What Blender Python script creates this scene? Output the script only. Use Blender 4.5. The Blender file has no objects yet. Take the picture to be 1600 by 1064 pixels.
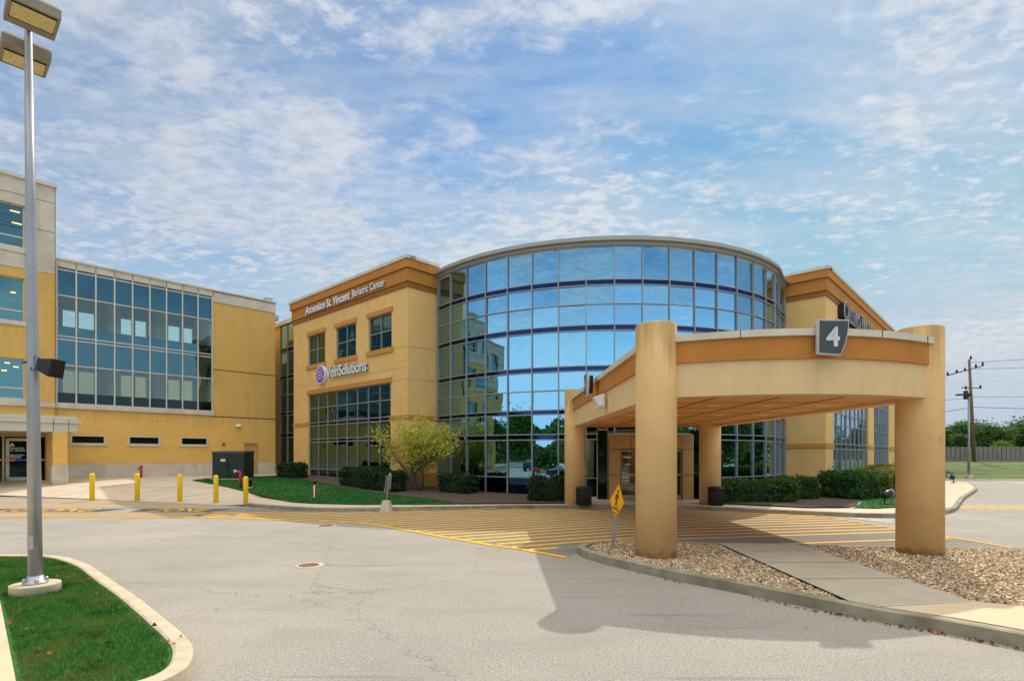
import bpy, math, random
import numpy as np
from mathutils import Vector, Matrix
R = math.radians
random.seed(7); RS = np.random.RandomState(11)
S = bpy.context.scene
COL = S.collection
K = 2.2 / 1.8          # everything is laid out with the eye at 1.8, then scaled once to metres at the end

# ------------------------------------------------------------------ camera, sky, sun, exposure
cam_d = bpy.data.cameras.new('camera'); cam = bpy.data.objects.new('camera', cam_d); COL.objects.link(cam)
cam.location = (0, 0, 1.8); cam.rotation_euler = (R(90), 0, 0)
cam_d.sensor_width = 36; cam_d.lens = 36 * 860 / 1600; cam_d.shift_y = (710 - 532) / 1600
cam_d.clip_start = 0.1; cam_d.clip_end = 3000
S.camera = cam
SUN = Vector((.455, .84, 1.0)).normalized()
sun_el = math.asin(SUN.z); sun_az = math.atan2(SUN.x, SUN.y)
S.view_settings.view_transform = 'Standard'; S.view_settings.look = 'None'
S.view_settings.gamma = 1; S.view_settings.exposure = 0.70
sd = bpy.data.lights.new('sun', 'SUN'); sd.energy = 1.85; sd.angle = R(0.6); sd.color = (1, .93, .81)
so = bpy.data.objects.new('sun', sd); COL.objects.link(so)
so.rotation_euler = SUN.to_track_quat('Z', 'Y').to_euler(); so.location = (20, 30, 60)

W = bpy.data.worlds.new("World"); S.world = W; W.use_nodes = True
def sky():
    t = W.node_tree; t.nodes.clear(); N = t.nodes.new; L = t.links.new
    def M(op, a=None, b=None, c=None, clamp=False):
        n = N('ShaderNodeMath'); n.operation = op; n.use_clamp = clamp
        for i, v in enumerate((a, b, c)):
            if v is None: continue
            if isinstance(v, (int, float)): n.inputs[i].default_value = v
            else: L(v, n.inputs[i])
        return n.outputs[0]
    out = N('ShaderNodeOutputWorld'); bg = N('ShaderNodeBackground'); bg.inputs['Strength'].default_value = 0.13
    st = N('ShaderNodeTexSky'); st.sky_type = 'NISHITA'; st.sun_disc = False
    st.sun_elevation = sun_el; st.sun_rotation = sun_az
    st.air_density = 1.0; st.dust_density = 0.1; st.ozone_density = 3.0
    tc = N('ShaderNodeTexCoord'); sp = N('ShaderNodeSeparateXYZ'); L(tc.outputs['Generated'], sp.inputs[0])
    x, y, z = sp.outputs
    zz = M('ADD', M('MAXIMUM', z, 0.0), 0.10)
    cx = M('DIVIDE', x, zz); cy = M('DIVIDE', y, zz)
    cb = N('ShaderNodeCombineXYZ'); L(cx, cb.inputs[0]); L(cy, cb.inputs[1])
    def noise(scale, det, rough, dist=0., off=(0, 0, 0), sc=(1, 1, 1), lac=2.0):
        mp = N('ShaderNodeMapping'); mp.inputs['Location'].default_value = off; mp.inputs['Scale'].default_value = sc
        mp.inputs['Rotation'].default_value = (0, 0, R(24))
        L(cb.outputs[0], mp.inputs[0])
        n = N('ShaderNodeTexNoise'); n.inputs['Scale'].default_value = scale; n.inputs['Detail'].default_value = det
        n.inputs['Roughness'].default_value = rough; n.inputs['Distortion'].default_value = dist
        n.inputs['Lacunarity'].default_value = lac
        L(mp.outputs[0], n.inputs['Vector']); return n.outputs['Fac']
    def ramp(v, a, b):
        m = N('ShaderNodeMapRange'); m.interpolation_type = 'SMOOTHSTEP'
        m.inputs['From Min'].default_value = a; m.inputs['From Max'].default_value = b
        L(v, m.inputs['Value']); return m.outputs[0]
    big = noise(0.8, 3, .5, .3, (3.1, 1.7, 0))
    fine = noise(13.0, 5, .62, .25, (.4, 2.2, 0), (1.0, 1.35, 1))
    mid = noise(3.2, 5, .6, .4, (5.0, .3, 0), (1, 1.5, 1))
    wisp = noise(2.2, 6, .6, .8, (1.0, 4.3, 0), (.5, 2.2, 1))
    back = ramp(y, .05, -.35)
    front = M('SUBTRACT', 1.0, back)
    left = ramp(x, .5, -.6)
    cov = M('ADD', M('ADD', M('MULTIPLY', M('SUBTRACT', big, .5), 2.2), .06), M('ADD', M('MULTIPLY', back, -.13), M('MULTIPLY', left, .10)))
    tex = M('ADD', .35, M('MULTIPLY', ramp(noise(.9, 2, .5, .2, (7.3, 2.9, 0)), .38, .60), 1.0))
    dens = M('ADD', M('ADD', M('MULTIPLY', M('MULTIPLY', M('SUBTRACT', fine, .5), tex), 1.6), M('MULTIPLY', M('SUBTRACT', mid, .5), 1.5)), cov)
    dens = M('ADD', dens, M('MULTIPLY', M('SUBTRACT', noise(20.0, 4, .55, .2, (2.4, 1.2, 0), (1.0, 1.3, 1)), .5), M('MULTIPLY', tex, .6)))
    c1 = ramp(dens, -.34, .50)
    veil = M('MULTIPLY', ramp(M('ADD', M('MULTIPLY', M('SUBTRACT', wisp, .5), 1.1), M('MULTIPLY', cov, .8)), -.40, .46), .68)
    al = M('MAXIMUM', M('MULTIPLY', c1, .84), veil)
    al = M('MULTIPLY', al, ramp(z, 0.0, .20))
    # unseen bright cloud added overhead and high behind the camera, lighting the shaded facades
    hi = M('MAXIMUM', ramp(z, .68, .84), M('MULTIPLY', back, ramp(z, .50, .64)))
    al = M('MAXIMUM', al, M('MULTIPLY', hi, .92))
    dt = N('ShaderNodeVectorMath'); dt.operation = 'DOT_PRODUCT'; L(tc.outputs['Generated'], dt.inputs[0]); dt.inputs[1].default_value = SUN
    sg = ramp(dt.outputs['Value'], .45, 1.0)
    cm = N('ShaderNodeMix'); cm.data_type = 'RGBA'; L(sg, cm.inputs[0])
    cm.inputs[6].default_value = (3.0, 3.22, 3.58, 1); cm.inputs[7].default_value = (3.7, 3.8, 3.95, 1)
    cell = noise(20.0, 4, .55, .2, (2.4, 1.2, 0), (1.0, 1.3, 1))
    shd = M('ADD', M('MULTIPLY', ramp(M('ADD', M('MULTIPLY', fine, .45), M('MULTIPLY', cell, .55)), .36, .62), .16), .88)
    cs = N('ShaderNodeVectorMath'); cs.operation = 'SCALE'; L(cm.outputs[2], cs.inputs[0]); L(shd, cs.inputs['Scale'])
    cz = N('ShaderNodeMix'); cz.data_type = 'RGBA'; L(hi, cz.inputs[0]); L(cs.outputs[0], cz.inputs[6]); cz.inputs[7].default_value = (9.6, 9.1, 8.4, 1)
    # clear sky: deeper, with the glare round the sun held down by thin cloud, paler to the horizon
    hs = N('ShaderNodeHueSaturation'); hs.inputs['Saturation'].default_value = 1.18; hs.inputs['Value'].default_value = .63; L(st.outputs[0], hs.inputs['Color'])
    tn = N('ShaderNodeVectorMath'); tn.operation = 'MULTIPLY'; L(hs.outputs[0], tn.inputs[0]); tn.inputs[1].default_value = (.88, 1.05, 1.0)
    cap = N('ShaderNodeVectorMath'); cap.operation = 'MINIMUM'; L(tn.outputs[0], cap.inputs[0]); cap.inputs[1].default_value = (2.3, 2.8, 3.5)
    bb = N('ShaderNodeVectorMath'); bb.operation = 'SCALE'; L(cap.outputs[0], bb.inputs[0]); L(M('ADD', 1.0, M('MULTIPLY', back, .2)), bb.inputs['Scale'])
    hz = N('ShaderNodeMix'); hz.data_type = 'RGBA'; L(bb.outputs[0], hz.inputs[6]); hz.inputs[7].default_value = (2.45, 2.92, 3.45, 1)
    right = ramp(x, -.1, .55)
    L(M('MULTIPLY', M('ADD', ramp(z, .50, .0), M('MULTIPLY', right, .15)), .85), hz.inputs[0])
    mx = N('ShaderNodeMix'); mx.data_type = 'RGBA'; L(al, mx.inputs[0]); L(hz.outputs[2], mx.inputs[6]); L(cz.outputs[2], mx.inputs[7])
    # extra brightness added to low sky behind the camera, for the glass to mirror
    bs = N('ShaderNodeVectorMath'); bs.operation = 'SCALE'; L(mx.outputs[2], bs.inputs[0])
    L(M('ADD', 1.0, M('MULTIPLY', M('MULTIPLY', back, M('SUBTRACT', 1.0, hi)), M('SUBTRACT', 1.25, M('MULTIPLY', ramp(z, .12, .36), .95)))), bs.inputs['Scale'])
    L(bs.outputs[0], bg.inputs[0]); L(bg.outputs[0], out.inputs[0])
sky()

# ------------------------------------------------------------------ materials
MATS = {}
def mat(name, col=(.5, .5, .5), rough=.8, metal=0., var=.12, scale=6., bump=0., bscale=60., spec=.4, col2=None, detail=5, emit=None):
    if name in MATS: return MATS[name]
    m = bpy.data.materials.new(name); MATS[name] = m; m.use_nodes = True
    t = m.node_tree; b = t.nodes['Principled BSDF']; N = t.nodes.new; L = t.links.new
    b.inputs['Roughness'].default_value = rough; b.inputs['Metallic'].default_value = metal
    b.inputs['Specular IOR Level'].default_value = spec
    g = N('ShaderNodeNewGeometry')
    n = N('ShaderNodeTexNoise'); n.inputs['Scale'].default_value = scale; n.inputs['Detail'].default_value = detail
    L(g.outputs['Position'], n.inputs['Vector'])
    r = N('ShaderNodeValToRGB'); r.color_ramp.elements[0].position = .3; r.color_ramp.elements[1].position = .7
    c2 = col2 or tuple(min(1, c * (1 + var)) for c in col); c1 = col if col2 else tuple(c * (1 - var) for c in col)
    r.color_ramp.elements[0].color = (*c1, 1); r.color_ramp.elements[1].color = (*c2, 1)
    L(n.outputs['Fac'], r.inputs[0]); L(r.outputs[0], b.inputs['Base Color'])
    if bump:
        n2 = N('ShaderNodeTexNoise'); n2.inputs['Scale'].default_value = bscale; n2.inputs['Detail'].default_value = 3
        L(g.outputs['Position'], n2.inputs['Vector'])
        bp = N('ShaderNodeBump'); bp.inputs['Strength'].default_value = bump; bp.inputs['Distance'].default_value = .02
        L(n2.outputs['Fac'], bp.inputs['Height']); L(bp.outputs[0], b.inputs['Normal'])
    if emit:
        b.inputs['Emission Color'].default_value = (*emit[:3], 1); b.inputs['Emission Strength'].default_value = emit[3]
    return m
def nodes(m):
    t = m.node_tree; return t, t.nodes.new, t.links.new, t.nodes['Principled BSDF']
def over(m, fac_builder, col):
    """lay a second colour over the base colour where fac is 1 (stains, joints, worn paint)"""
    t, N, L, b = nodes(m)
    src = b.inputs['Base Color'].links[0].from_socket
    mx = N('ShaderNodeMix'); mx.data_type = 'RGBA'; L(src, mx.inputs[6]); mx.inputs[7].default_value = (*col, 1)
    L(fac_builder(t, N, L), mx.inputs[0]); L(mx.outputs[2], b.inputs['Base Color'])
    return m
def maprange(N, L, sock, a, b, c=0., d=1.):
    r = N('ShaderNodeMapRange'); r.interpolation_type = 'SMOOTHSTEP'
    for k, v in (('From Min', a), ('From Max', b), ('To Min', c), ('To Max', d)): r.inputs[k].default_value = v
    L(sock, r.inputs['Value']); return r.outputs[0]
def noise_fac(scale, lo, hi, amt=1., sc=(1, 1, 1), det=5, coord='pos'):
    def f(t, N, L):
        g = N('ShaderNodeNewGeometry'); mp = N('ShaderNodeMapping'); mp.inputs['Scale'].default_value = sc
        L(g.outputs['Position'], mp.inputs[0])
        n = N('ShaderNodeTexNoise'); n.inputs['Scale'].default_value = scale; n.inputs['Detail'].default_value = det
        L(mp.outputs[0], n.inputs['Vector'])
        return maprange(N, L, n.outputs['Fac'], lo, hi, 0, amt)
    return f
def streak_fac(ztop, drop, amt=.8, scale=5.):
    """rain streaks running down from a ledge at height ztop (metres)"""
    def f(t, N, L):
        g = N('ShaderNodeNewGeometry'); mp = N('ShaderNodeMapping'); mp.inputs['Scale'].default_value = (1, 1, .10)
        L(g.outputs['Position'], mp.inputs[0])
        n = N('ShaderNodeTexNoise'); n.inputs['Scale'].default_value = scale; n.inputs['Detail'].default_value = 6; n.inputs['Roughness'].default_value = .65
        L(mp.outputs[0], n.inputs['Vector'])
        s = N('ShaderNodeSeparateXYZ'); L(g.outputs['Position'], s.inputs[0])
        h = maprange(N, L, s.outputs[2], (ztop - drop) * K, ztop * K)
        a = N('ShaderNodeMath'); a.operation = 'MULTIPLY'; L(h, a.inputs[0]); a.inputs[1].default_value = .42
        b = N('ShaderNodeMath'); b.operation = 'ADD'; L(n.outputs['Fac'], b.inputs[0]); L(a.outputs[0], b.inputs[1])
        c = N('ShaderNodeMath'); c.operation = 'MULTIPLY'; L(maprange(N, L, b.outputs[0], .62, .98, 0, amt), c.inputs[0]); L(maprange(N, L, h, 0, .25), c.inputs[1])
        return c.outputs[0]
    return f

STUCCO = mat('tan_stucco', (.76, .475, .17), .9, var=.05, scale=1.5, bump=.15, bscale=130)
over(STUCCO, noise_fac(1.1, .5, .8, .35, (1, 1, .25)), (.56, .34, .115))
STUCCO_L = mat('cream_stucco', (.72, .52, .27), .9, var=.05, scale=2, bump=.15, bscale=120)
over(STUCCO_L, noise_fac(3, .5, .85, .4, (1, 1, .15)), (.48, .34, .16))
COLUMN = mat('column_stucco', (.78, .50, .215), .9, var=.06, scale=1.6, bump=.25, bscale=90)
over(COLUMN, noise_fac(1.3, .48, .75, .35, (1, 1, .3)), (.58, .34, .11))
over(COLUMN, streak_fac(3.98, 1.3, .62, 3.6), (.27, .18, .055))
def splash(t, N, L):
    g = N('ShaderNodeNewGeometry'); s_ = N('ShaderNodeSeparateXYZ'); L(g.outputs['Position'], s_.inputs[0])
    n = N('ShaderNodeTexNoise'); n.inputs['Scale'].default_value = 7; n.inputs['Detail'].default_value = 6; L(g.outputs['Position'], n.inputs['Vector'])
    h = maprange(N, L, s_.outputs[2], .42, .1); a = N('ShaderNodeMath'); a.operation = 'MULTIPLY_ADD'; L(h, a.inputs[0]); a.inputs[1].default_value = .5; L(n.outputs['Fac'], a.inputs[2])
    return maprange(N, L, a.outputs[0], .62, .95, 0, .6)
over(COLUMN, splash, (.36, .22, .08))
over(COLUMN, noise_fac(2.2, .62, .72, .3), (.4, .24, .09))
ORANGE = mat('orange_stucco', (.50, .20, .038), .85, var=.07, scale=2, bump=.12, bscale=120)
over(ORANGE, noise_fac(2.2, .5, .85, .4, (1, 1, .15)), (.35, .135, .025))
ORANGE_D = mat('ochre_stucco', (.46, .195, .035), .85, var=.08, scale=2, bump=.1, bscale=120)
BROWN = mat('brown_trim', (.30, .115, .022), .85, var=.1, scale=3)
GROOVE = mat('dark_joint', (.05, .028, .012), .9)
COPING = mat('stone_coping', (.62, .56, .44), .75, var=.10, scale=3, bump=.06)
over(COPING, noise_fac(4, .55, .8, .4, (1, 1, .3)), (.25, .22, .17))
LIMESTONE = mat('limestone', (.60, .53, .41), .85, var=.12, scale=1.6, bump=.1, bscale=70)
over(LIMESTONE, noise_fac(.9, .5, .75, .5, (1, 1, .35)), (.38, .34, .24))
MULL = mat('aluminium_mullion', (.30, .31, .32), .45, .35, var=.05)
MULL_C = mat('cream_mullion', (.60, .575, .47), .5, .1, var=.05)
PANELG = mat('grey_panel', (.60, .56, .43), .5, .2, var=.05, scale=1)
CONC = mat('concrete', (.60, .50, .365), .9, var=.10, scale=1.4, bump=.15, bscale=80)
over(CONC, noise_fac(.35, .45, .7, .35), (.48, .40, .29))
over(CONC, noise_fac(14, .6, .72, .25), (.22, .19, .15))
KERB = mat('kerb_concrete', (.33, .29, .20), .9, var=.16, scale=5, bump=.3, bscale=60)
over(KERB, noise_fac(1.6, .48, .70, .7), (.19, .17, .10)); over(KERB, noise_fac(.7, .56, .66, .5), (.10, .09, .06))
KERB_L = mat('pale_kerb_concrete', (.56, .47, .33), .9, var=.12, scale=5, bump=.3, bscale=60)
over(KERB_L, noise_fac(3.6, .55, .75, .5), (.33, .27, .17))
WALK = mat('walk_concrete', (.45, .40, .30), .9, var=.08, scale=2.5, bump=.12, bscale=110)
over(WALK, noise_fac(.8, .5, .7, .25), (.33, .30, .225))
WALK_P = mat('pale_walk_concrete', (.62, .49, .32), .9, var=.06, scale=2.5, bump=.12, bscale=110)  # paler, warmer concrete beyond the footpath joint and beside the near lawn
BLACK = mat('black_plastic', (.012, .012, .013), .45, var=.3, scale=20)
BLACKM = mat('black_metal', (.016, .016, .018), .35, .3, var=.2)
STEEL = mat('galvanised_steel', (.42, .43, .45), .45, .6, var=.12, scale=14)
POLE_M = mat('grey_lamp_pole', (.33, .34, .36), .42, .45, var=.08, scale=3)
YELLOW = mat('yellow_bollard_sleeve', (.92, .60, .012), .4, var=.05)
over(YELLOW, noise_fac(9, .62, .72, .5, (1, 1, .4)), (.42, .27, .03))
YPAINT = mat('yellow_road_paint', (.93, .49, .004), .75, var=.10, scale=7)
WPAINT = mat('white_road_paint', (.62, .62, .60), .75, var=.15, scale=7)
BLUEP = mat('blue_road_paint', (.05, .16, .5), .7)
RED = mat('red_enamel', (.42, .025, .03), .45, var=.15, scale=20)
WHITE = mat('white_enamel', (.78, .78, .80), .45, var=.04)
LETTER = mat('white_sign_acrylic', (.82, .82, .84), .35, var=.02)
LETTER_S = mat('sign_letter_return', (.42, .43, .46), .4, .3)
PURPLE = mat('purple_sign_acrylic', (.16, .04, .42), .35, var=.08)
NAVY = mat('dark_sign_letter', (.015, .017, .045), .35, var=.1)
SIGNG = mat('charcoal_sign_face', (.055, .068, .07), .5, var=.08)
GREEN_BOX = mat('dark_green_enamel', (.012, .028, .020), .4, var=.15, scale=5)
TAN_METAL = mat('tan_metal_panel', (.58, .36, .13), .45, .15, var=.05, scale=2)
GOLDFR = mat('bronze_frame', (.42, .31, .13), .4, .35, var=.05)
DOORB = mat('beige_door_paint', (.52, .34, .13), .6, var=.04)
SOFFIT = mat('orange_soffit', (.80, .40, .135), .8, var=.06, scale=1.3)
LENS = mat('lamp_diffuser', (.55, .46, .20), .5, var=.22, scale=30)
DOWNL = mat('downlight_lens', (.7, .6, .35), .4, emit=(1, .75, .35, .02))
CEILL = mat('lit_ceiling_lamp', (.8, .7, .4), .4, emit=(1, .62, .12, 1.3))
INT_W = mat('interior_plaster', (.74, .75, .68), .9, var=.03)
INT_F = mat('interior_floor', (.25, .24, .21), .7)
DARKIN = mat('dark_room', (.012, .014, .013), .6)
WOOD_P = mat('weathered_pole_wood', (.20, .115, .055), .9, var=.3, scale=9)
FENCEM = mat('grey_fence_boards', (.24, .215, .195), .9, var=.3, scale=5)
BARK = mat('bark', (.10, .075, .055), .95, var=.35, scale=20)
RUBBER = mat('rubber', (.02, .02, .02), .8)
WIREM = mat('cable', (.03, .03, .035), .6)
IRON = mat('rusty_iron', (.20, .12, .085), .75, .3, var=.35, scale=25)
SIGNY = mat('amber_sign_sheeting', (.86, .40, .01), .4, var=.04)
SIGNK = mat('sign_black', (.012, .012, .012), .5)
VINYL_O = mat('orange_vinyl', (.80, .22, .03), .5); VINYL_B = mat('blue_vinyl', (.02, .08, .55), .5)
PAPER = mat('paper_notice', (.7, .7, .68), .7)

def glass(name, tint, rough=.0, bumpy=.03, mix=None):
    m = bpy.data.materials.new(name); MATS[name] = m; m.use_nodes = True
    t, N, L, b = nodes(m)
    b.inputs['Base Color'].default_value = (*tint, 1); b.inputs['Metallic'].default_value = 1; b.inputs['Roughness'].default_value = rough
    g = N('ShaderNodeNewGeometry'); n = N('ShaderNodeTexNoise'); n.inputs['Scale'].default_value = .55; n.inputs['Detail'].default_value = 1
    ad = N('ShaderNodeVectorMath'); ad.operation = 'MULTIPLY_ADD'   # every pane gets its own warp
    cb = N('ShaderNodeCombineXYZ'); L(g.outputs['Random Per Island'], cb.inputs[0]); L(g.outputs['Random Per Island'], cb.inputs[1])
    L(cb.outputs[0], ad.inputs[0]); ad.inputs[1].default_value = (60, 60, 60); L(g.outputs['Position'], ad.inputs[2])
    L(ad.outputs[0], n.inputs['Vector'])
    bp = N('ShaderNodeBump'); bp.inputs['Strength'].default_value = 1; bp.inputs['Distance'].default_value = bumpy
    L(n.outputs['Fac'], bp.inputs['Height']); L(bp.outputs[0], b.inputs['Normal'])
    if mix is not None:
        tr = N('ShaderNodeBsdfTransparent'); tr.inputs[0].default_value = (*mix[0], 1)
        ms = N('ShaderNodeMixShader'); ms.inputs[0].default_value = mix[1]
        L(tr.outputs[0], ms.inputs[1]); L(b.outputs[0], ms.inputs[2])
        L(ms.outputs[0], t.nodes['Material Output'].inputs[0])
    return m
GLASS = glass('mirror_glass', (.20, .40, .52), bumpy=.007)
GLASS2 = glass('dark_teal_glass', (.08, .165, .17), bumpy=.04)
SPAND = glass('navy_spandrel_glass', (.016, .034, .09), .05, .01)
SPAND_T = glass('teal_spandrel_glass', (.05, .105, .125), .03, .02)
SPAND_K = glass('black_spandrel_glass', (.02, .03, .032), .05, .01)
VISION = glass('clear_teal_glass', (.75, .9, .9), 0, .02, ((.46, .70, .66), .09))
VISION_D = glass('grey_door_glass', (.6, .65, .65), 0, .01, ((.35, .38, .36), .3))

def brick():
    m = mat('yellow_brick', (.76, .45, .10), .9, var=.06, scale=.8)
    t, N, L, b = nodes(m)
    uv = N('ShaderNodeTexCoord'); br = N('ShaderNodeTexBrick')
    mp = N('ShaderNodeMapping'); L(uv.outputs['UV'], mp.inputs[0]); L(mp.outputs[0], br.inputs['Vector'])
    br.inputs['Scale'].default_value = 1; br.inputs['Brick Width'].default_value = .62; br.inputs['Row Height'].default_value = .13
    br.inputs['Mortar Size'].default_value = .008; br.inputs['Color1'].default_value = (.84, .525, .145, 1)
    br.inputs['Color2'].default_value = (.73, .44, .12, 1); br.inputs['Mortar'].default_value = (.60, .40, .16, 1); br.inputs['Bias'].default_value = -.2
    src = b.inputs['Base Color'].links[0].from_socket
    mx = N('ShaderNodeMix'); mx.data_type = 'RGBA'; mx.inputs[0].default_value = .5; L(src, mx.inputs[6]); L(br.outputs['Color'], mx.inputs[7])
    L(mx.outputs[2], b.inputs['Base Color'])
    over(m, noise_fac(.5, .5, .75, .3), (.50, .30, .08))
    over(m, streak_fac(4.05, 1.0, .22, 4.), (.26, .18, .08))
    return m
BRICK = brick()

def asphalt():
    m = mat('pale_old_asphalt', (.375, .343, .295), .92, var=.10, scale=.35, bump=.6, bscale=95)
    over(m, noise_fac(48, .50, .64, .6, det=3), (.10, .09, .08))
    over(m, noise_fac(36, .58, .68, .6, det=2), (.62, .56, .45))
    over(m, noise_fac(.55, .46, .68, .40, (1, 2.2, 1), det=7), (.28, .255, .215))
    over(m, noise_fac(2.4, .60, .78, .35, (.5, 2.5, 1), det=8), (.21, .195, .17))
    over(m, noise_fac(.16, .50, .72, .35, (1.4, .7, 1), det=4), (.47, .42, .34))
    over(m, noise_fac(5.5, .68, .76, .35, det=3), (.12, .11, .10))
    over(m, noise_fac(.9, .64, .69, .28, (.22, 3.2, 1), det=9), (.13, .12, .11))
    def cracks(t, N, L):
        g = N('ShaderNodeNewGeometry'); n = N('ShaderNodeTexNoise'); n.inputs['Scale'].default_value = 4.; n.inputs['Detail'].default_value = 6
        L(g.outputs['Position'], n.inputs['Vector'])
        a = N('ShaderNodeVectorMath'); a.operation = 'MULTIPLY_ADD'; L(n.outputs['Color'], a.inputs[0]); a.inputs[1].default_value = (.7, .7, 0); L(g.outputs['Position'], a.inputs[2])
        v = N('ShaderNodeTexVoronoi'); v.feature = 'DISTANCE_TO_EDGE'; v.inputs['Scale'].default_value = .17; L(a.outputs[0], v.inputs['Vector'])
        return maprange(N, L, v.outputs['Distance'], .0026, .0, 0, .55)
    over(m, cracks, (.12, .105, .09))
    return m
ASPH = asphalt()
PATCH = mat('dark_sealed_asphalt', (.10, .098, .10), .9, var=.15, scale=3, bump=.4, bscale=90)
def worn(m, base):
    over(m, noise_fac(26, .60, .72, .5, det=4), base); over(m, noise_fac(1.2, .62, .8, .3, det=5), base); return m
HATCHA = mat('darker_grey_asphalt', (.29, .262, .222), .92, var=.12, scale=.5, bump=.8, bscale=95)  # darker asphalt colour for the sheet under the hatching
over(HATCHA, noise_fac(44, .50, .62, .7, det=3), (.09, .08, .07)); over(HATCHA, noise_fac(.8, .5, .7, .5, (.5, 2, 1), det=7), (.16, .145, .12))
worn(YPAINT, (.30, .25, .18)); worn(WPAINT, (.28, .25, .20))
GRASSB = mat('lawn_turf', (.025, .12, .022), .95, scale=3, col2=(.05, .19, .03), bump=.6, bscale=70)
over(GRASSB, noise_fac(.9, .5, .75, .4), (.09, .12, .03))
MEADOW = mat('rough_grass', (.045, .10, .02), .95, scale=.8, col2=(.12, .17, .04), bump=.6, bscale=30)
over(MEADOW, noise_fac(.25, .45, .7, .7, (.4, 1.5, 1)), (.20, .21, .06)); over(MEADOW, noise_fac(.12, .5, .7, .5), (.03, .07, .015))
MULCH = mat('bark_mulch', (.045, .030, .022), .95, scale=22, col2=(.135, .092, .062), bump=.9, bscale=40)
GRAVB = mat('gravel_bed', (.08, .06, .04), .95, scale=30, col2=(.22, .17, .10), bump=.9, bscale=45)

def island_ramp(name, cols, rough=.7, transl=0., spec=.3):
    m = bpy.data.materials.new(name); MATS[name] = m; m.use_nodes = True
    t, N, L, b = nodes(m); b.inputs['Roughness'].default_value = rough; b.inputs['Specular IOR Level'].default_value = spec
    g = N('ShaderNodeNewGeometry'); r = N('ShaderNodeValToRGB'); r.color_ramp.interpolation = 'LINEAR'
    e = r.color_ramp.elements
    while len(e) < len(cols): e.new(.5)
    for i, c in enumerate(cols): e[i].position = i / (len(cols) - 1); e[i].color = (*c, 1)
    L(g.outputs['Random Per Island'], r.inputs[0]); L(r.outputs[0], b.inputs['Base Color'])
    if transl:
        tr = N('ShaderNodeBsdfTranslucent'); L(r.outputs[0], tr.inputs[0]); ms = N('ShaderNodeMixShader'); ms.inputs[0].default_value = transl
        L(b.outputs[0], ms.inputs[1]); L(tr.outputs[0], ms.inputs[2]); L(ms.outputs[0], t.nodes['Material Output'].inputs[0])
    return m
STONES = island_ramp('river_gravel', [(.66, .50, .30), (.15, .10, .06), (.56, .36, .14), (.86, .76, .60), (.20, .16, .12), (.60, .38, .14), (.05, .042, .036), (.78, .62, .40)], .75)
GRASS = island_ramp('grass_blades', [(.018, .10, .018), (.04, .20, .03), (.025, .14, .022), (.10, .30, .045), (.03, .17, .025), (.26, .32, .08)], .8, .35, .08)
GRASS_D = island_ramp('lawn_blades', [(.014, .095, .022), (.03, .17, .035), (.02, .12, .028), (.06, .22, .045)], .8, .3, .08)
def patchy(m, col, scale, lo, hi, amt):
    t, N, L, b = nodes(m)
    src = b.inputs['Base Color'].links[0].from_socket; mx = N('ShaderNodeMix'); mx.data_type = 'RGBA'; L(src, mx.inputs[6]); mx.inputs[7].default_value = (*col, 1)
    L(noise_fac(scale, lo, hi, amt)(t, N, L), mx.inputs[0]); L(mx.outputs[2], b.inputs['Base Color'])
    for n in t.nodes:
        if n.type == 'BSDF_TRANSLUCENT': L(mx.outputs[2], n.inputs[0])
patchy(GRASS, (.17, .20, .05), 1.3, .46, .66, .85); patchy(GRASS, (.012, .07, .014), 3.1, .52, .68, .65); patchy(GRASS, (.30, .26, .12), 9., .66, .74, .5)
patchy(GRASS_D, (.09, .20, .05), .8, .48, .66, .6); patchy(GRASS_D, (.012, .07, .02), 1.7, .52, .66, .5)
LEAF_Y = island_ramp('yellow_green_leaves', [(.66, .62, .07), (.42, .46, .06), (.78, .68, .12), (.30, .36, .05), (.82, .70, .15)], .6, .4)
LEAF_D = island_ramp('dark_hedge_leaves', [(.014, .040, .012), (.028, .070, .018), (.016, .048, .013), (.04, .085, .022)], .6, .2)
LEAF_M = island_ramp('green_hedge_leaves', [(.025, .075, .016), (.055, .15, .025), (.035, .105, .02), (.09, .20, .03)], .6, .3)
LEAF_G = island_ramp('golden_hedge_leaves', [(.09, .12, .02), (.22, .24, .035), (.15, .18, .03), (.34, .30, .05)], .6, .3)
LEAF_T = island_ramp('tree_leaves', [(.045, .11, .022), (.085, .18, .032), (.06, .14, .026), (.13, .23, .04)], .6, .35)
LEAF_T2 = island_ramp('light_tree_leaves', [(.09, .17, .03), (.16, .26, .045), (.22, .29, .05), (.12, .21, .035)], .6, .35)
DEADLF = island_ramp('brown_leaves', [(.30, .08, .02), (.16, .05, .02), (.42, .16, .04), (.24, .11, .04)], .8)

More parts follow.
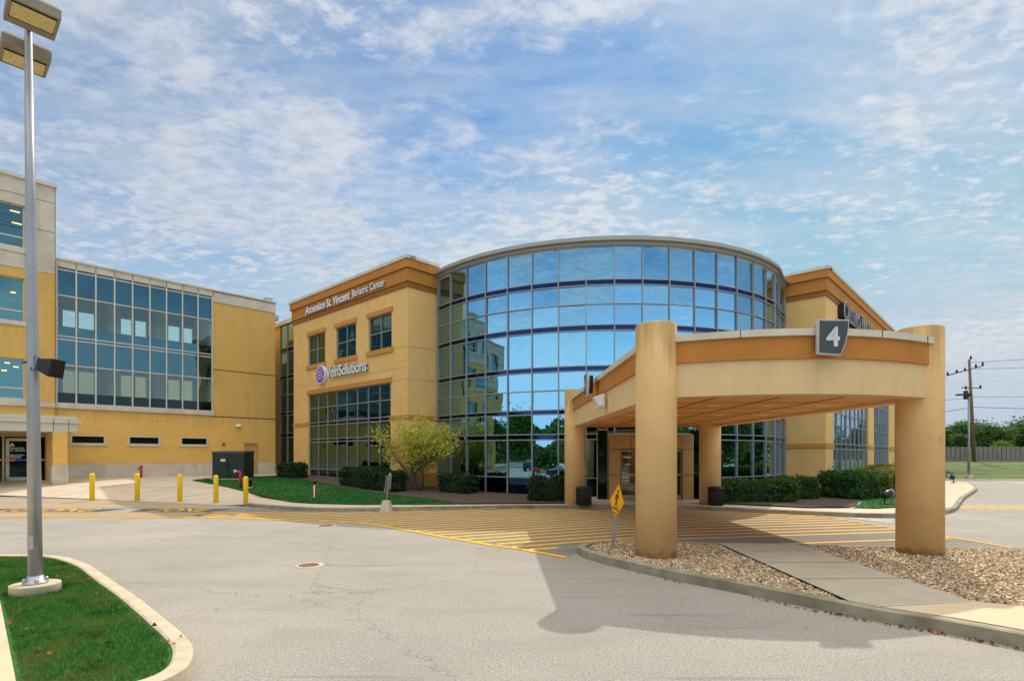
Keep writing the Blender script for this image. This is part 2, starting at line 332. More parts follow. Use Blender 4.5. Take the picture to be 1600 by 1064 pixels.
# ------------------------------------------------------------------ mesh helpers
class MB:
    def __init__(s): s.v = []; s.f = []; s.m = []; s.uv = []; s.sm = []
    def face(s, pts, mi=0, uv=None, smooth=False):
        b = len(s.v); s.v += [tuple(p) for p in pts]; s.f.append(tuple(range(b, b + len(pts)))); s.m.append(mi)
        s.uv.append(uv or [(0, 0)] * len(pts)); s.sm.append(smooth)
    def hexa(s, P, mi=0):
        b = len(s.v); s.v += [tuple(p) for p in P]
        for q in ((0, 3, 2, 1), (4, 5, 6, 7), (0, 1, 5, 4), (1, 2, 6, 5), (2, 3, 7, 6), (3, 0, 4, 7)):
            s.f.append(tuple(b + i for i in q)); s.m.append(mi); s.uv.append([(0, 0)] * 4); s.sm.append(False)
    def box(s, x0, x1, y0, y1, z0, z1, mi=0):
        s.hexa([(x0, y0, z0), (x1, y0, z0), (x1, y1, z0), (x0, y1, z0), (x0, y0, z1), (x1, y0, z1), (x1, y1, z1), (x0, y1, z1)], mi)
    def fbox(s, F, s0, s1, o0, o1, z0, z1, mi=0):
        s.hexa([F(s0, o0, z0), F(s1, o0, z0), F(s1, o1, z0), F(s0, o1, z0), F(s0, o0, z1), F(s1, o0, z1), F(s1, o1, z1), F(s0, o1, z1)], mi)
    def prism(s, poly, z0, z1, mi=0, caps=True, smooth=False):
        n = len(poly); b = len(s.v)
        s.v += [(p[0], p[1], z0) for p in poly] + [(p[0], p[1], z1) for p in poly]
        for i in range(n):
            j = (i + 1) % n; s.f.append((b + i, b + j, b + n + j, b + n + i)); s.m.append(mi); s.uv.append([(0, 0)] * 4); s.sm.append(smooth)
        if caps:
            s.f.append(tuple(b + n + i for i in range(n))); s.f.append(tuple(b + i for i in reversed(range(n))))
            s.m += [mi] * 2; s.uv += [[(0, 0)] * n] * 2; s.sm += [False] * 2
    def rings(s, rings, mi=0, smooth=True, caps=True):
        n = len(rings[0]); b = len(s.v)
        for r in rings: s.v += [tuple(p) for p in r]
        for k in range(len(rings) - 1):
            for i in range(n):
                j = (i + 1) % n; s.f.append((b + k * n + i, b + k * n + j, b + (k + 1) * n + j, b + (k + 1) * n + i)); s.m.append(mi); s.uv.append([(0, 0)] * 4); s.sm.append(smooth)
        if caps:
            s.f.append(tuple(b + i for i in reversed(range(n)))); s.f.append(tuple(b + (len(rings) - 1) * n + i for i in range(n)))
            s.m += [mi] * 2; s.uv += [[(0, 0)] * n] * 2; s.sm += [False] * 2
    def lathe(s, prof, c=(0, 0), n=24, mi=0, smooth=True):
        s.rings([[(c[0] + r * math.cos(2 * math.pi * i / n), c[1] + r * math.sin(2 * math.pi * i / n), z) for i in range(n)] for r, z in prof], mi, smooth)
    def tube(s, pts, rad, n=8, mi=0):
        pts = [Vector(p) for p in pts]; rr = []
        if not hasattr(rad, '__len__'): rad = [rad] * len(pts)
        for k, p in enumerate(pts):
            d = (pts[min(k + 1, len(pts) - 1)] - pts[max(k - 1, 0)]).normalized()
            a = d.cross(Vector((0, 0, 1)));  a = a.normalized() if a.length > 1e-3 else Vector((1, 0, 0)); b = d.cross(a)
            rr.append([p + (a * math.cos(2 * math.pi * i / n) + b * math.sin(2 * math.pi * i / n)) * rad[k] for i in range(n)])
        s.rings(rr, mi)
    def build(s, name, mats, parent=None, loc=None):
        me = bpy.data.meshes.new(name)
        v = s.v
        if loc is not None: v = [(p[0] - loc[0], p[1] - loc[1], p[2] - loc[2]) for p in v]
        me.from_pydata(v, [], s.f)
        for m in (mats if isinstance(mats, (list, tuple)) else [mats]): me.materials.append(m)
        me.polygons.foreach_set('material_index', s.m); me.polygons.foreach_set('use_smooth', s.sm)
        u = me.uv_layers.new(name='UVMap'); fl = [c for f in s.uv for p in f for c in p]; u.data.foreach_set('uv', fl)
        me.update()
        o = bpy.data.objects.new(name, me); COL.objects.link(o)
        if parent is not None: o.parent = parent
        if loc is not None and parent is None: o.location = loc
        return o
def thing(name, label, cat, loc=(0, 0, 0), rz=0, group=None):
    o = bpy.data.objects.new(name, None); COL.objects.link(o); o.empty_display_size = .2
    o.location = loc; o.rotation_euler = (0, 0, rz); o['label'] = label; o['category'] = cat
    if group: o['group'] = group
    return o
def tag(o, label, cat, group=None):
    o['label'] = label; o['category'] = cat
    if group: o['group'] = group
    return o
def dup(o, loc=None, rz=None, label=None, scale=None):
    r = o.copy(); COL.objects.link(r)
    if loc is not None: r.location = loc
    if rz is not None: r.rotation_euler = (0, 0, rz)
    if scale: r.scale = scale
    if label: r['label'] = label
    for ch in [c for c in bpy.data.objects if c.parent == o]:
        c = ch.copy(); COL.objects.link(c); c.parent = r
        for g in [q for q in bpy.data.objects if q.parent == ch]:
            d = g.copy(); COL.objects.link(d); d.parent = c
    return r
def quads_mesh(name, V, nper, m, parent=None, smooth=False, F=None):
    """numpy vertices (n,nper,3) each one face, or shared topology F per element"""
    me = bpy.data.meshes.new(name)
    n = V.shape[0]; V2 = V.reshape(-1, 3).astype(np.float32)
    if F is None: F = np.arange(nper)[None, :]
    nv = V.shape[1]; faces = (np.arange(n)[:, None, None] * nv + F[None]).reshape(-1, F.shape[1])
    me.vertices.add(len(V2)); me.vertices.foreach_set('co', V2.ravel())
    me.loops.add(faces.size); me.loops.foreach_set('vertex_index', faces.ravel().astype(np.int32))
    me.polygons.add(len(faces)); me.polygons.foreach_set('loop_start', (np.arange(len(faces)) * F.shape[1]).astype(np.int32))
    me.polygons.foreach_set('loop_total', np.full(len(faces), F.shape[1], np.int32))
    if smooth: me.polygons.foreach_set('use_smooth', np.ones(len(faces), bool))
    me.materials.append(m); me.update(calc_edges=True); me.validate()
    o = bpy.data.objects.new(name, me); COL.objects.link(o)
    if parent is not None: o.parent = parent
    return o
def leaves(P, size, squash=.55, up=0.):
    """P (n,3) centres -> (n,4,3) little leaf quads with random orientation"""
    n = len(P); a = RS.normal(size=(n, 3)); a[:, 2] += up; a /= np.linalg.norm(a, axis=1)[:, None]
    b = np.cross(a, RS.normal(size=(n, 3))); b /= np.linalg.norm(b, axis=1)[:, None]; s = (size * RS.uniform(.6, 1.3, n))[:, None]
    return np.stack([P - a * s, P + b * s * squash, P + a * s, P - b * s * squash], 1)

UU = (.679, .734); VV = (-.734, .679)
class Frame:
    """a wall plane: origin, direction along the wall, outward normal"""
    def __init__(s, o, d, n): s.o = o; s.d = d; s.n = n
    def __call__(s, a, off, z): return (s.o[0] + s.d[0] * a + s.n[0] * off, s.o[1] + s.d[1] * a + s.n[1] * off, z)
    def back(s, q): return Frame((s.o[0] - s.n[0] * q, s.o[1] - s.n[1] * q), s.d, s.n)
    def sx(s, px):
        a = (px - 800) / 860; return (s.o[0] - a * s.o[1]) / (a * s.d[1] - s.d[0])
    def zy(s, a, py): y = s(a, 0, 0)[1]; return 1.8 + (710 - py) / 860 * y
nU = (-UU[0], -UU[1]); nV = (-VV[0], -VV[1])
C1 = (-4.70, 24.80); C2 = (14.93, 26.20); P0 = (-21.8, 26.3)
FV = Frame(C1, VV, nU); FVr = Frame(C1, UU, nV)
FR1 = Frame(C2, VV, nU); FR2 = Frame(C2, UU, nV)
FL = Frame(P0, UU, nV); FK = Frame((C1[0] + UU[0], C1[1] + UU[1]), VV, nU)

def smooth(t): t = min(1, max(0, t)); return t * t * (3 - 2 * t)
def G(x, y): return .5 * smooth((y - 19) / 8) * smooth((2 - x) / 14) + 1.05 * smooth((y - 39) / 22)

def wall(mb, F, s0, s1, z0, z1, holes=(), mi=0, reveal=.14, off=0.):
    ss = sorted(set([s0, s1] + [h[i] for h in holes for i in (0, 1) if s0 < h[i] < s1])); zs = sorted(set([z0, z1] + [h[i] for h in holes for i in (2, 3) if z0 < h[i] < z1]))
    for i in range(len(ss) - 1):
        for j in range(len(zs) - 1):
            cs = (ss[i] + ss[i + 1]) / 2; cz = (zs[j] + zs[j + 1]) / 2
            if any(h[0] < cs < h[1] and h[2] < cz < h[3] for h in holes): continue
            mb.face([F(ss[i], off, zs[j]), F(ss[i + 1], off, zs[j]), F(ss[i + 1], off, zs[j + 1]), F(ss[i], off, zs[j + 1])], mi,
                    [(ss[i], zs[j]), (ss[i + 1], zs[j]), (ss[i + 1], zs[j + 1]), (ss[i], zs[j + 1])])
    for a, b, c, d in holes:
        for p, q in (((a, c), (b, c)), ((b, c), (b, d)), ((b, d), (a, d)), ((a, d), (a, c))):
            mb.face([F(p[0], off, p[1]), F(q[0], off, q[1]), F(q[0], off - reveal, q[1]), F(p[0], off - reveal, p[1])], mi)
def bank(parent, F, ss, zs, kinds, gl, sp, mm, off=0., w=.045, d=.07, tilt=.004, wz=None):
    """one bank of windows: part 'window' (frame bars) > pane, spandrel. kinds[j]: 'g' pane, 's' spandrel"""
    wz = wz or w; mb = MB()
    for s in ss: mb.fbox(F, s - w / 2, s + w / 2, off - .02, off + d, zs[0], zs[-1])
    for k, z in enumerate(zs):
        for i in range(len(ss) - 1): mb.fbox(F, ss[i] + w / 2, ss[i + 1] - w / 2, off - .02, off + d - .012, z - wz / 2, z + wz / 2)
    fr = mb.build('window', mm, parent); fr['label'] = None; del fr['label']
    for kk, nm, mt in (('g', 'pane', gl), ('s', 'spandrel', sp)):
        q = MB()
        for j in range(len(zs) - 1):
            if kinds[j] != kk: continue
            for i in range(len(ss) - 1):
                t = [random.uniform(-tilt, tilt) for _ in range(3)]
                q.face([F(ss[i], off + t[0], zs[j]), F(ss[i + 1], off + t[1], zs[j]), F(ss[i + 1], off + t[1] + t[2], zs[j + 1]), F(ss[i], off + t[0] + t[2], zs[j + 1])])
        if q.f: q.build(nm, mt, fr)
    return fr

def split(mb, name, mats, parent):
    """every 8-vertex block of mb becomes a part of its own"""
    for k in range(len(mb.v) // 8):
        q = MB(); q.hexa(mb.v[8 * k:8 * k + 8]); q.build(name, mats, parent)
# ------------------------------------------------------------------ the ground
def sheet(name, poly, off, m, step=1.0, z=None, kind='structure', thick=0.):
    import bmesh
    bm = bmesh.new(); vs = [bm.verts.new((p[0], p[1], 0)) for p in poly]; bm.faces.new(vs)
    xs = [p[0] for p in poly]; ys = [p[1] for p in poly]
    if max(ys) > 19:
        for ax, lo, hi in ((0, min(xs), max(xs)), (1, max(19, min(ys)), min(62, max(ys)))):
            k = math.ceil(lo / step) * step
            while k < hi:
                co = (k, 0, 0) if ax == 0 else (0, k, 0); no = (1, 0, 0) if ax == 0 else (0, 1, 0)
                if not (ax == 0 and (k < -60 or k > 100)):
                    bmesh.ops.bisect_plane(bm, geom=bm.verts[:] + bm.edges[:] + bm.faces[:], plane_co=co, plane_no=no)
                k += step
    bmesh.ops.triangulate(bm, faces=bm.faces[:])
    for v in bm.verts: v.co.z = off + (G(v.co.x, v.co.y) if z is None else z(v.co.x, v.co.y))
    for f in bm.faces:
        f.normal_update()
        if f.normal.z < 0: f.normal_flip()
    me = bpy.data.meshes.new(name); bm.to_mesh(me); bm.free(); me.materials.append(m)
    o = bpy.data.objects.new(name, me); COL.objects.link(o)
    if kind: o['kind'] = kind
    return o
def ribbon(name, pts, w, off, m, zf=G, h=0., closed=False, kind='structure', side=0, sub=.5):
    """painted line (h=0) or kerb (h>0) along a polyline; side 1 puts it all to the left of the line"""
    P = []
    for i in range(len(pts) - (0 if closed else 1)):
        a = Vector(pts[i]); b = Vector(pts[(i + 1) % len(pts)]); n = max(1, int((b - a).length / sub))
        for k in range(n): P.append(a.lerp(b, k / n))
    if not closed: P.append(Vector(pts[-1]))
    mb = MB(); N = len(P); A = []; B = []
    for i, p in enumerate(P):
        q0 = P[(i - 1) % N] if closed or i > 0 else p; q1 = P[(i + 1) % N] if closed or i < N - 1 else p
        d = (q1 - q0).normalized(); n = Vector((-d.y, d.x))
        l, r = (w, 0) if side == 1 else ((0, w) if side == -1 else (w / 2, w / 2))
        A.append(p + n * l); B.append(p - n * r)
    for i in range(N if closed else N - 1):
        j = (i + 1) % N; a, b, c, e = A[i], A[j], B[j], B[i]
        za, zb, zc, ze = [zf(p.x, p.y) + off for p in (a, b, c, e)]
        if h == 0: mb.face([(a.x, a.y, za), (e.x, e.y, ze), (c.x, c.y, zc), (b.x, b.y, zb)])
        else:
            bt = off - h; bev = .012
            T = [(a.x, a.y, za), (b.x, b.y, zb), (c.x, c.y, zc), (e.x, e.y, ze)]
            ctr_i = (a + e) / 2; ctr_j = (b + c) / 2
            def inn(p, c_): v = (Vector((c_.x, c_.y)) - Vector((p.x, p.y))); v = v.normalized() * bev * 2; return (p.x + v.x, p.y + v.y)
            ai, bi, ci, ei = inn(a, ctr_i), inn(b, ctr_j), inn(c, ctr_j), inn(e, ctr_i)
            mb.face([(*ai, za), (*ei, ze), (*ci, zc), (*bi, zb)])
            for p, pi, zp, q, qi, zq in ((e, ei, ze, c, ci, zc), (b, bi, zb, a, ai, za)):
                mb.face([(*pi, zp), (p.x, p.y, zp - bev), (q.x, q.y, zq - bev), (*qi, zq)])
                mb.face([(p.x, p.y, zp - bev), (p.x, p.y, zp - h), (q.x, q.y, zq - h), (q.x, q.y, zq - bev)])
    if h and not closed:
        for i in (0, N - 1):
            a, e = A[i], B[i]; za, ze = zf(a.x, a.y) + off, zf(e.x, e.y) + off
            mb.face([(a.x, a.y, za), (e.x, e.y, ze), (e.x, e.y, ze - h), (a.x, a.y, za - h)])
    o = mb.build(name, m)
    if kind: o['kind'] = kind
    return o
sheet('ground', [(-400, -300), (500, -300), (500, 700), (-400, 700)], -.06, MEADOW, 2.)
sheet('road', [(-60, -16), (70, -16), (70, 38.6), (-60, 38.6)], 0, ASPH, 1.)
def catmull(P, n=5, closed=True):
    out = []; N = len(P)
    for i in range(N if closed else N - 1):
        p0, p1, p2, p3 = (P[(i - 1) % N] if closed or i else P[0]), P[i], P[(i + 1) % N], (P[(i + 2) % N] if closed or i + 2 < N else P[-1])
        for k in range(n):
            t = k / n; out.append(tuple(.5 * (2 * p1[j] + (p2[j] - p0[j]) * t + (2 * p0[j] - 5 * p1[j] + 4 * p2[j] - p3[j]) * t * t + (3 * p1[j] - p0[j] - 3 * p2[j] + p3[j]) * t ** 3) for j in (0, 1)))
    if not closed: out.append(tuple(P[-1]))
    return out
def parallel(P, w):
    out = []
    for i in range(len(P)):
        a = Vector(P[max(i - 1, 0)]); b = Vector(P[min(i + 1, len(P) - 1)]); d = (b - a).normalized(); out.append((P[i][0] + d.y * w, P[i][1] - d.x * w))
    return out
# forecourt of concrete in front of the building (left), with the kerbed walk along the drive
plaza = [(-34, 21.9), (-20.3, 21.8), (-16.2, 21.1), (-12.5, 20.2), (-9.3, 19.1), (-6.33, 17.42), (-4.03, 17.45), (-.13, 18.2), (3.4, 18.35), (5.5, 18.15), (9.7, 15.9), (11.0, 15.75), (14.2, 17.6), (17.9, 21.8), (23.5, 27.8), (27.5, 33), (27, 40), (14, 40), (-34, 42)]
def PO(x, y): return .012 + .108 * max(smooth((x + 10.4) / 2.4), smooth((y - 20.6) / 3))
sheet('pavement', plaza, 0, CONC, .5, z=lambda x, y: PO(x, y) + G(x, y))
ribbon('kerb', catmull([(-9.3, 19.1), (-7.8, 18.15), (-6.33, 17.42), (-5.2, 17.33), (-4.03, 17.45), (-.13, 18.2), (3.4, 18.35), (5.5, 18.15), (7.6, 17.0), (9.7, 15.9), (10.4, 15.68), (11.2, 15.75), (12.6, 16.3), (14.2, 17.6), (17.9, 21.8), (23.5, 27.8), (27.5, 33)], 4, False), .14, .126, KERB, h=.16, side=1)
lawn = [(-14.9, 25.6), (-12.4, 23.6), (-10.6, 22.2), (-9.0, 20.6), (-7.7, 19.25), (-6.8, 18.75), (-5.35, 18.4), (-1.75, 18.45), (-2.2, 19.1), (-3.47, 20.7), (-5.1, 21.9), (-7.07, 23.5), (-9.25, 25.5), (-12, 28.7), (-12.6, 29.2), (-14.2, 27.4)]
sheet('lawn', lawn, .155, GRASSB, .5)
mulch = [(-1.75, 18.5), (1.9, 18.75), (1.9, 22.6), (3.5, 23), (-3.4, 27), (-4.7, 25.5), (-13, 33), (-13, 29.4), (-12, 28.73), (-9.25, 25.53), (-7.07, 23.53), (-5.1, 21.93), (-3.47, 20.73), (-2.2, 19.13)]
sheet('mulch_bed', mulch, .165, MULCH, .5)
sheet('mulch_bed', [(7.1, 18.6), (9.3, 17.2), (10.6, 17.3), (11.4, 18.2), (13.2, 20.8), (16, 24.5), (16, 27), (7.1, 24)], .165, MULCH, 1)
sheet('lawn', [(10.65, 17.25), (11.3, 17.05), (12.4, 17.5), (16.2, 21.7), (21.8, 28), (25, 32.5), (22, 34), (15.5, 24.3), (13.25, 20.8), (11.45, 18.15)], .160, GRASSB, 1)
# joints in the concrete
jm = mat('concrete_joint', (.14, .12, .09), .95)
for i, (a, b) in enumerate([((-17.9, 21.5), (-16.2, 26)), ((-15.6, 21.0), (-13.2, 25.2)), ((-20.6, 21.9), (-18.8, 26.5)), ((-13.3, 20.5), (-11.9, 22.9)), ((-18.5, 23.6), (-12.6, 23.3))]):
    ribbon('pavement_joint', [a, b], .022, .0035, jm, zf=lambda x, y: PO(x, y) + G(x, y))
for x in (-4.8, -3.2, -1.6, 0., 1.6, 3.2, 4.8): ribbon('pavement_joint', [(x, 17.65 + (.28 if x > -1 else .1 if x > -3 else 0) + (.25 if x > 1 else 0)), (x, 18.4)], .022, .1245, jm)
# island of gravel under the canopy
isl_out = [(1.19, 9.95), (1.40, 9.27), (1.89, 8.48), (2.36, 7.82), (2.92, 7.17), (3.38, 6.61), (3.93, 5.93), (4.32, 5.59), (4.75, 5.11), (6.2, 3.6), (8.5, 1.4), (16, 1.4), (16, 9.25), (9.2, 9.95), (7.1, 10.12), (4.6, 10.32), (3.2, 10.55), (2.4, 10.8), (1.9, 10.78), (1.52, 10.58), (1.27, 10.25)]
sheet('gravel_bed', isl_out, .085, GRAVB, 1)
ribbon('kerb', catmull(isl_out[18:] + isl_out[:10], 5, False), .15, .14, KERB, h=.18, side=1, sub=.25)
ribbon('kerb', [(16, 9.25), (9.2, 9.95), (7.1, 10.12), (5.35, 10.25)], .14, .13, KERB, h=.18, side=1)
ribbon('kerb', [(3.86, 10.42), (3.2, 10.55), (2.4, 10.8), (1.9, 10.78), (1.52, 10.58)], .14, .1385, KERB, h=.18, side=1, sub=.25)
sheet('footpath', [(3.87, 10.36), (3.83, 6.25), (4.02, 6.02), (5.22, 6.24), (5.3, 10.24)], .142, WALK)
sheet('footpath', [(4.02, 6.0), (4.5, 5.6), (4.9, 5.15), (6.33, 3.75), (7.4, 4.7), (5.9, 5.85), (5.22, 6.22)], .144, WALK_P)
for y in (7.35, 8.45, 9.5): ribbon('footpath_joint', [(3.86, y), (5.25, y + .03)], .014, .1455, jm)
ribbon('footpath_joint', [(3.98, 6.01), (5.24, 6.235)], .022, .148, mat('pale_sealant', (.62, .62, .6), .7))
ribbon('footpath_joint', [(4.95, 5.1), (5.75, 5.95)], .014, .1475, jm)
# lawn island around the near lamp
gi_out = catmull([(-12, 9.28), (-8.6, 9.28), (-7.85, 9.24), (-7.34, 9.06), (-6.5, 8.45), (-5.4, 7.42), (-4.5, 6.58), (-3.63, 5.72), (-2.95, 5.02), (-2.68, 4.62), (-2.58, 4.30), (-2.68, 4.0), (-3.05, 3.72)], 6, False)
gi_r = parallel(gi_out, .15)
gi = [p for p in gi_r if p[0] > -9.2] + [(-3.45, 3.85), (-5.68, 6.12), (-8.6, 8.95)]
sheet('lawn', gi, .10, GRASSB)
ribbon('kerb', gi_out, .15, .125, KERB_L, h=.16, side=-1, sub=.2)
sheet('pavement', [(-12, 9.15), (-8.62, 9.05), (-5.68, 6.12), (-3.45, 3.85), (-3.1, 3.5), (-1.5, 1.4), (-4, 0), (-12, 6)], .118, WALK_P)

# ------------------------------------------------------------------ road markings (each sheet 4 mm above the last)
paint = MB()
def stripe(mb, pts, w=.075, z=.0065):
    P = [Vector(p) for p in pts]
    for i in range(len(P) - 1):
        d = (P[i + 1] - P[i]).normalized(); n = Vector((-d.y, d.x)) * w / 2
        q = [P[i] + n, P[i] - n, P[i + 1] - n, P[i + 1] + n]
        mb.face([(p.x, p.y, z + G(p.x, p.y)) for p in q])
bound = [(-20, 16.2), (-16.5, 15.9), (-13, 15.8), (-9.6, 15.75), (-7.6, 15.5), (-4.03, 14.45), (-3.3, 13.87), (-2.3, 12.9), (-1.55, 12.05), (-1.04, 11.59), (-.70, 11.2), (-.38, 10.87), (.013, 10.6), (.28, 10.32), (.95, 9.6)]
def bx(x):     # height of the outer boundary at x
    for a, b in zip(bound, bound[1:]):
        if a[0] <= x <= b[0]: return a[1] + (b[1] - a[1]) * (x - a[0]) / (b[0] - a[0])
    return 0
kl = [(-6.33, 17.35), (-5.2, 17.26), (-4.03, 17.38), (-.13, 18.12), (3.4, 18.27), (5.5, 18.07), (7.6, 16.9), (9.15, 16.1)]
def kx(x):
    for a, b in zip(kl, kl[1:]):
        if a[0] <= x <= b[0]: return a[1] + (b[1] - a[1]) * (x - a[0]) / (b[0] - a[0])
    return 17.4 if x < 0 else 16
def slope(x):
    return .46 - .26 * smooth((x - 2.2) / 1.6) + .0 * x
def fcurve(x):
    t = 0; n = 40; s = x / n if x else 0
    for i in range(n): t += slope((i + .5) * s) * s
    return t
XS = np.arange(-12, 9.6, .15); FX = [fcurve(x) for x in XS]
def lowb(x):
    if x < .95: return bx(x)
    if x < 1.55: return 11.1 if x < 1.3 else 10.75
    return 10.92 - .11 * max(0, x - 2.4) + .02
k0 = 9.75
for n in range(26):
    c = k0 + n * .475 - (.0 if n else .55) ; seg = []
    for x, fx in zip(XS, FX):
        y = c + fx; lim = 9.1 + (16.1 - y) * .098
        if y > lowb(x) + .03 and y < kx(x) - .05 and x < lim and x > -9.5: seg.append((x, y))
        else:
            if len(seg) > 1: stripe(paint, seg, .125)
            seg = []
    if len(seg) > 1: stripe(paint, seg, .125)
sheet('hatch_sheet', [p for p in bound if p[0] > -9.7] + [(1.3, 10.3), (1.5, 10.75), (2.4, 10.95), (3.2, 10.72), (7.1, 10.3), (9.6, 10.1), (9.6, 11.5), (9.3, 13.5), (9.1, 16.0)] + [(a, b - .02) for a, b in kl[::-1][1:]] + [(-9.3, 18.9)], .0025, HATCHA)
kp = MB()
stripe(kp, bound, .12, .0105); stripe(kp, [(2.0, 11.0), (3.2, 10.78), (7.1, 10.32), (9.7, 10.12)], .09, .0105)
stripe(kp, [(9.12, 16.0), (9.33, 13.46), (9.5, 12.1), (9.62, 10.9), (9.68, 10.2)], .08, .0105)
stripe(kp, [(-4.0, 17.34), (-.13, 18.06), (3.4, 18.2), (5.5, 18.0), (7.6, 16.85), (9.1, 16.05)], .07, .0108)
tag(paint.build('hatched_marking', YPAINT), 'fan of thin yellow hatching lines painted across the drive under the canopy', 'road marking')
tag(kp.build('marking_border', YPAINT), 'thicker yellow line bordering the hatched drop-off area', 'road marking')
lz = MB()
for y, x0, x1 in ((20.7, -22, -13.3), (20.1, -22, -11.6), (19.45, -22, -10.8), (18.8, -22, -10.2), (17.0, -22, -8.6), (16.5, -22, -7.6), (16.15, -22, -9)):
    stripe(lz, [(x0, y + .1), ((x0 + x1) / 2, y), (x1, y - .15)], .085)
tag(lz.build('loading_zone_lines', YPAINT), 'parallel yellow lines framing the loading zone beside the bollards', 'road marking')
def text_mesh(txt, size, mats, extrude=0., parent=None, name='lettering', M=None, offset=0., align='LEFT', sx=1., spacing=1.):
    cu = bpy.data.curves.new('t', 'FONT'); cu.body = txt; cu.size = size; cu.extrude = extrude; cu.offset = offset; cu.align_x = align; cu.space_character = spacing
    cu.resolution_u = 3
    o = bpy.data.objects.new('t', cu); COL.objects.link(o)
    bpy.context.view_layer.update()
    me = bpy.data.meshes.new_from_object(o.evaluated_get(bpy.context.evaluated_depsgraph_get()))
    bpy.data.objects.remove(o); bpy.data.curves.remove(cu)
    me.transform(Matrix.Diagonal((sx, 1, 1, 1)))
    if M is not None: me.transform(M)
    me.materials.clear()
    for m in (mats if isinstance(mats, (list, tuple)) else [mats]): me.materials.append(m)
    if len(me.materials) > 1 and M is not None:
        nz = (M.to_3x3() @ Vector((0, 0, 1))).normalized()
        for p in me.polygons: p.material_index = 0 if p.normal.dot(nz) > .7 else 1
    ob = bpy.data.objects.new(name, me); COL.objects.link(ob)
    if parent is not None: ob.parent = parent
    return ob
def wallM(F, s, z, off, flip=False):
    """matrix that puts text (x right, y up, z out) on wall frame F; flip when the wall's s axis runs right to left"""
    d = Vector((*F.d, 0)) * (-1 if flip else 1); n = Vector((*F.n, 0)); p = Vector(F(s, off, z))
    return Matrix((( d.x, 0, n.x, p.x), (d.y, 0, n.y, p.y), (0, 1, 0, p.z), (0, 0, 0, 1)))
for txt, x0, x1, px0, w in (('LOADING', -17.6, -13.0, -16.35, .62), ('ZONE', -12.0, -9.5, -11.6, .52)):
    ptc = MB(); ptc.face([(x0, 17.25, .005), (x1, 17.25, .005), (x1 + .25, 18.25, .005), (x0 - .2, 18.25, .005)])
    o = ptc.build('dark_patch', PATCH); o['kind'] = 'structure'
    t = text_mesh(txt, 1.05, YPAINT, name='painted_word', sx=.62, M=Matrix.Translation((px0, 17.4, .010)), offset=.012)
    tag(t, 'word %s painted in yellow on a dark strip of road' % txt, 'road marking')
wp = MB()
for p_, q_ in (((9.62, 15.75), (10.02, 14.5)), ((9.8, 15.55), (10.35, 14.95)), ((10.0, 15.45), (10.65, 15.2)), ((9.95, 15.1), (10.3, 14.7))): stripe(wp, [p_, q_], .12)
tag(wp.build('bay_marking', WPAINT), 'white painted bay lines on the drive behind the right canopy column', 'road marking')
xw = MB()
for k in range(24):
    x = 15.25 + k * .40; stripe(xw, [(x, 19.6 - k * .04), (x - .55, 18.2 - k * .04)], .13)
tag(xw.build('crossing_hatch', YPAINT), 'band of slanting yellow dashes across the road on the far right', 'road marking')
xd = MB()
for k in range(6):
    x = 26.2 + k * 2.6; stripe(xd, [(x, 34.4), (x + 1.5, 34.3)], .45)
tag(xd.build('crosswalk_dashes', WPAINT), 'row of white crosswalk blocks on the far road before the grass bank', 'road marking')
ribbon('kerb', [(-10, 38.6), (70, 38.6)], .15, .10, KERB_L, h=.16, sub=4)
for i, (x, y, r) in enumerate(((-3.30, 8.95, .16), (-4.70, 13.9, .19))):
    t = thing('manhole_cover', ['nearer round rusty manhole cover set in the pale road', 'farther round rusty manhole cover by the yellow border line'][i], 'manhole cover', (x, y, 0))
    a = MB(); a.lathe([(r * 1.5, .0), (r * 1.5, .005), (r * 1.05, .005)], n=28); a.build('collar', KERB_L, t)
    b = MB(); b.lathe([(r, .0), (r, .009), (r * .82, .010), (r * .8, .007), (r * .1, .007)], n=28); b.build('lid', IRON, t)

# ------------------------------------------------------------------ main building: two stucco piers, glass drum, right wing, link
B = thing('medical_building', 'tan stucco building with a tall curved mirror glass front and orange cornices', 'building')
def cornice(F, s0, s1, name='cornice', dz=0., e0=0., e1=0.):
    """stepped orange cornice with two dark grooves; e0/e1 let an outer corner run past for the mitre"""
    tiers = ((9.36, 9.58, .05, 2), (9.60, 10.18, .09, 1), (10.20, 10.58, .17, 0))
    mb = MB()
    for z0, z1, o, mi in tiers: mb.fbox(F, s0 - e0 * o, s1 + e1 * o, 0.0, o, z0 + dz, z1 + dz, mi)
    mb.fbox(F, s0 - e0 * .03, s1 + e1 * .03, 0, .03, 9.58 + dz, 9.60 + dz, 3); mb.fbox(F, s0 - e0 * .06, s1 + e1 * .06, 0, .06, 10.18 + dz, 10.20 + dz, 3)
    mb.build(name, [ORANGE, ORANGE_D, BROWN, GROOVE], B)
    c = MB(); c.fbox(F, s0 - e0 * .22, s1 + e1 * .22, -.3, .22, 10.58 + dz, 10.72 + dz); c.build('coping', COPING, B)
VW = 11.05; RW = 1.95
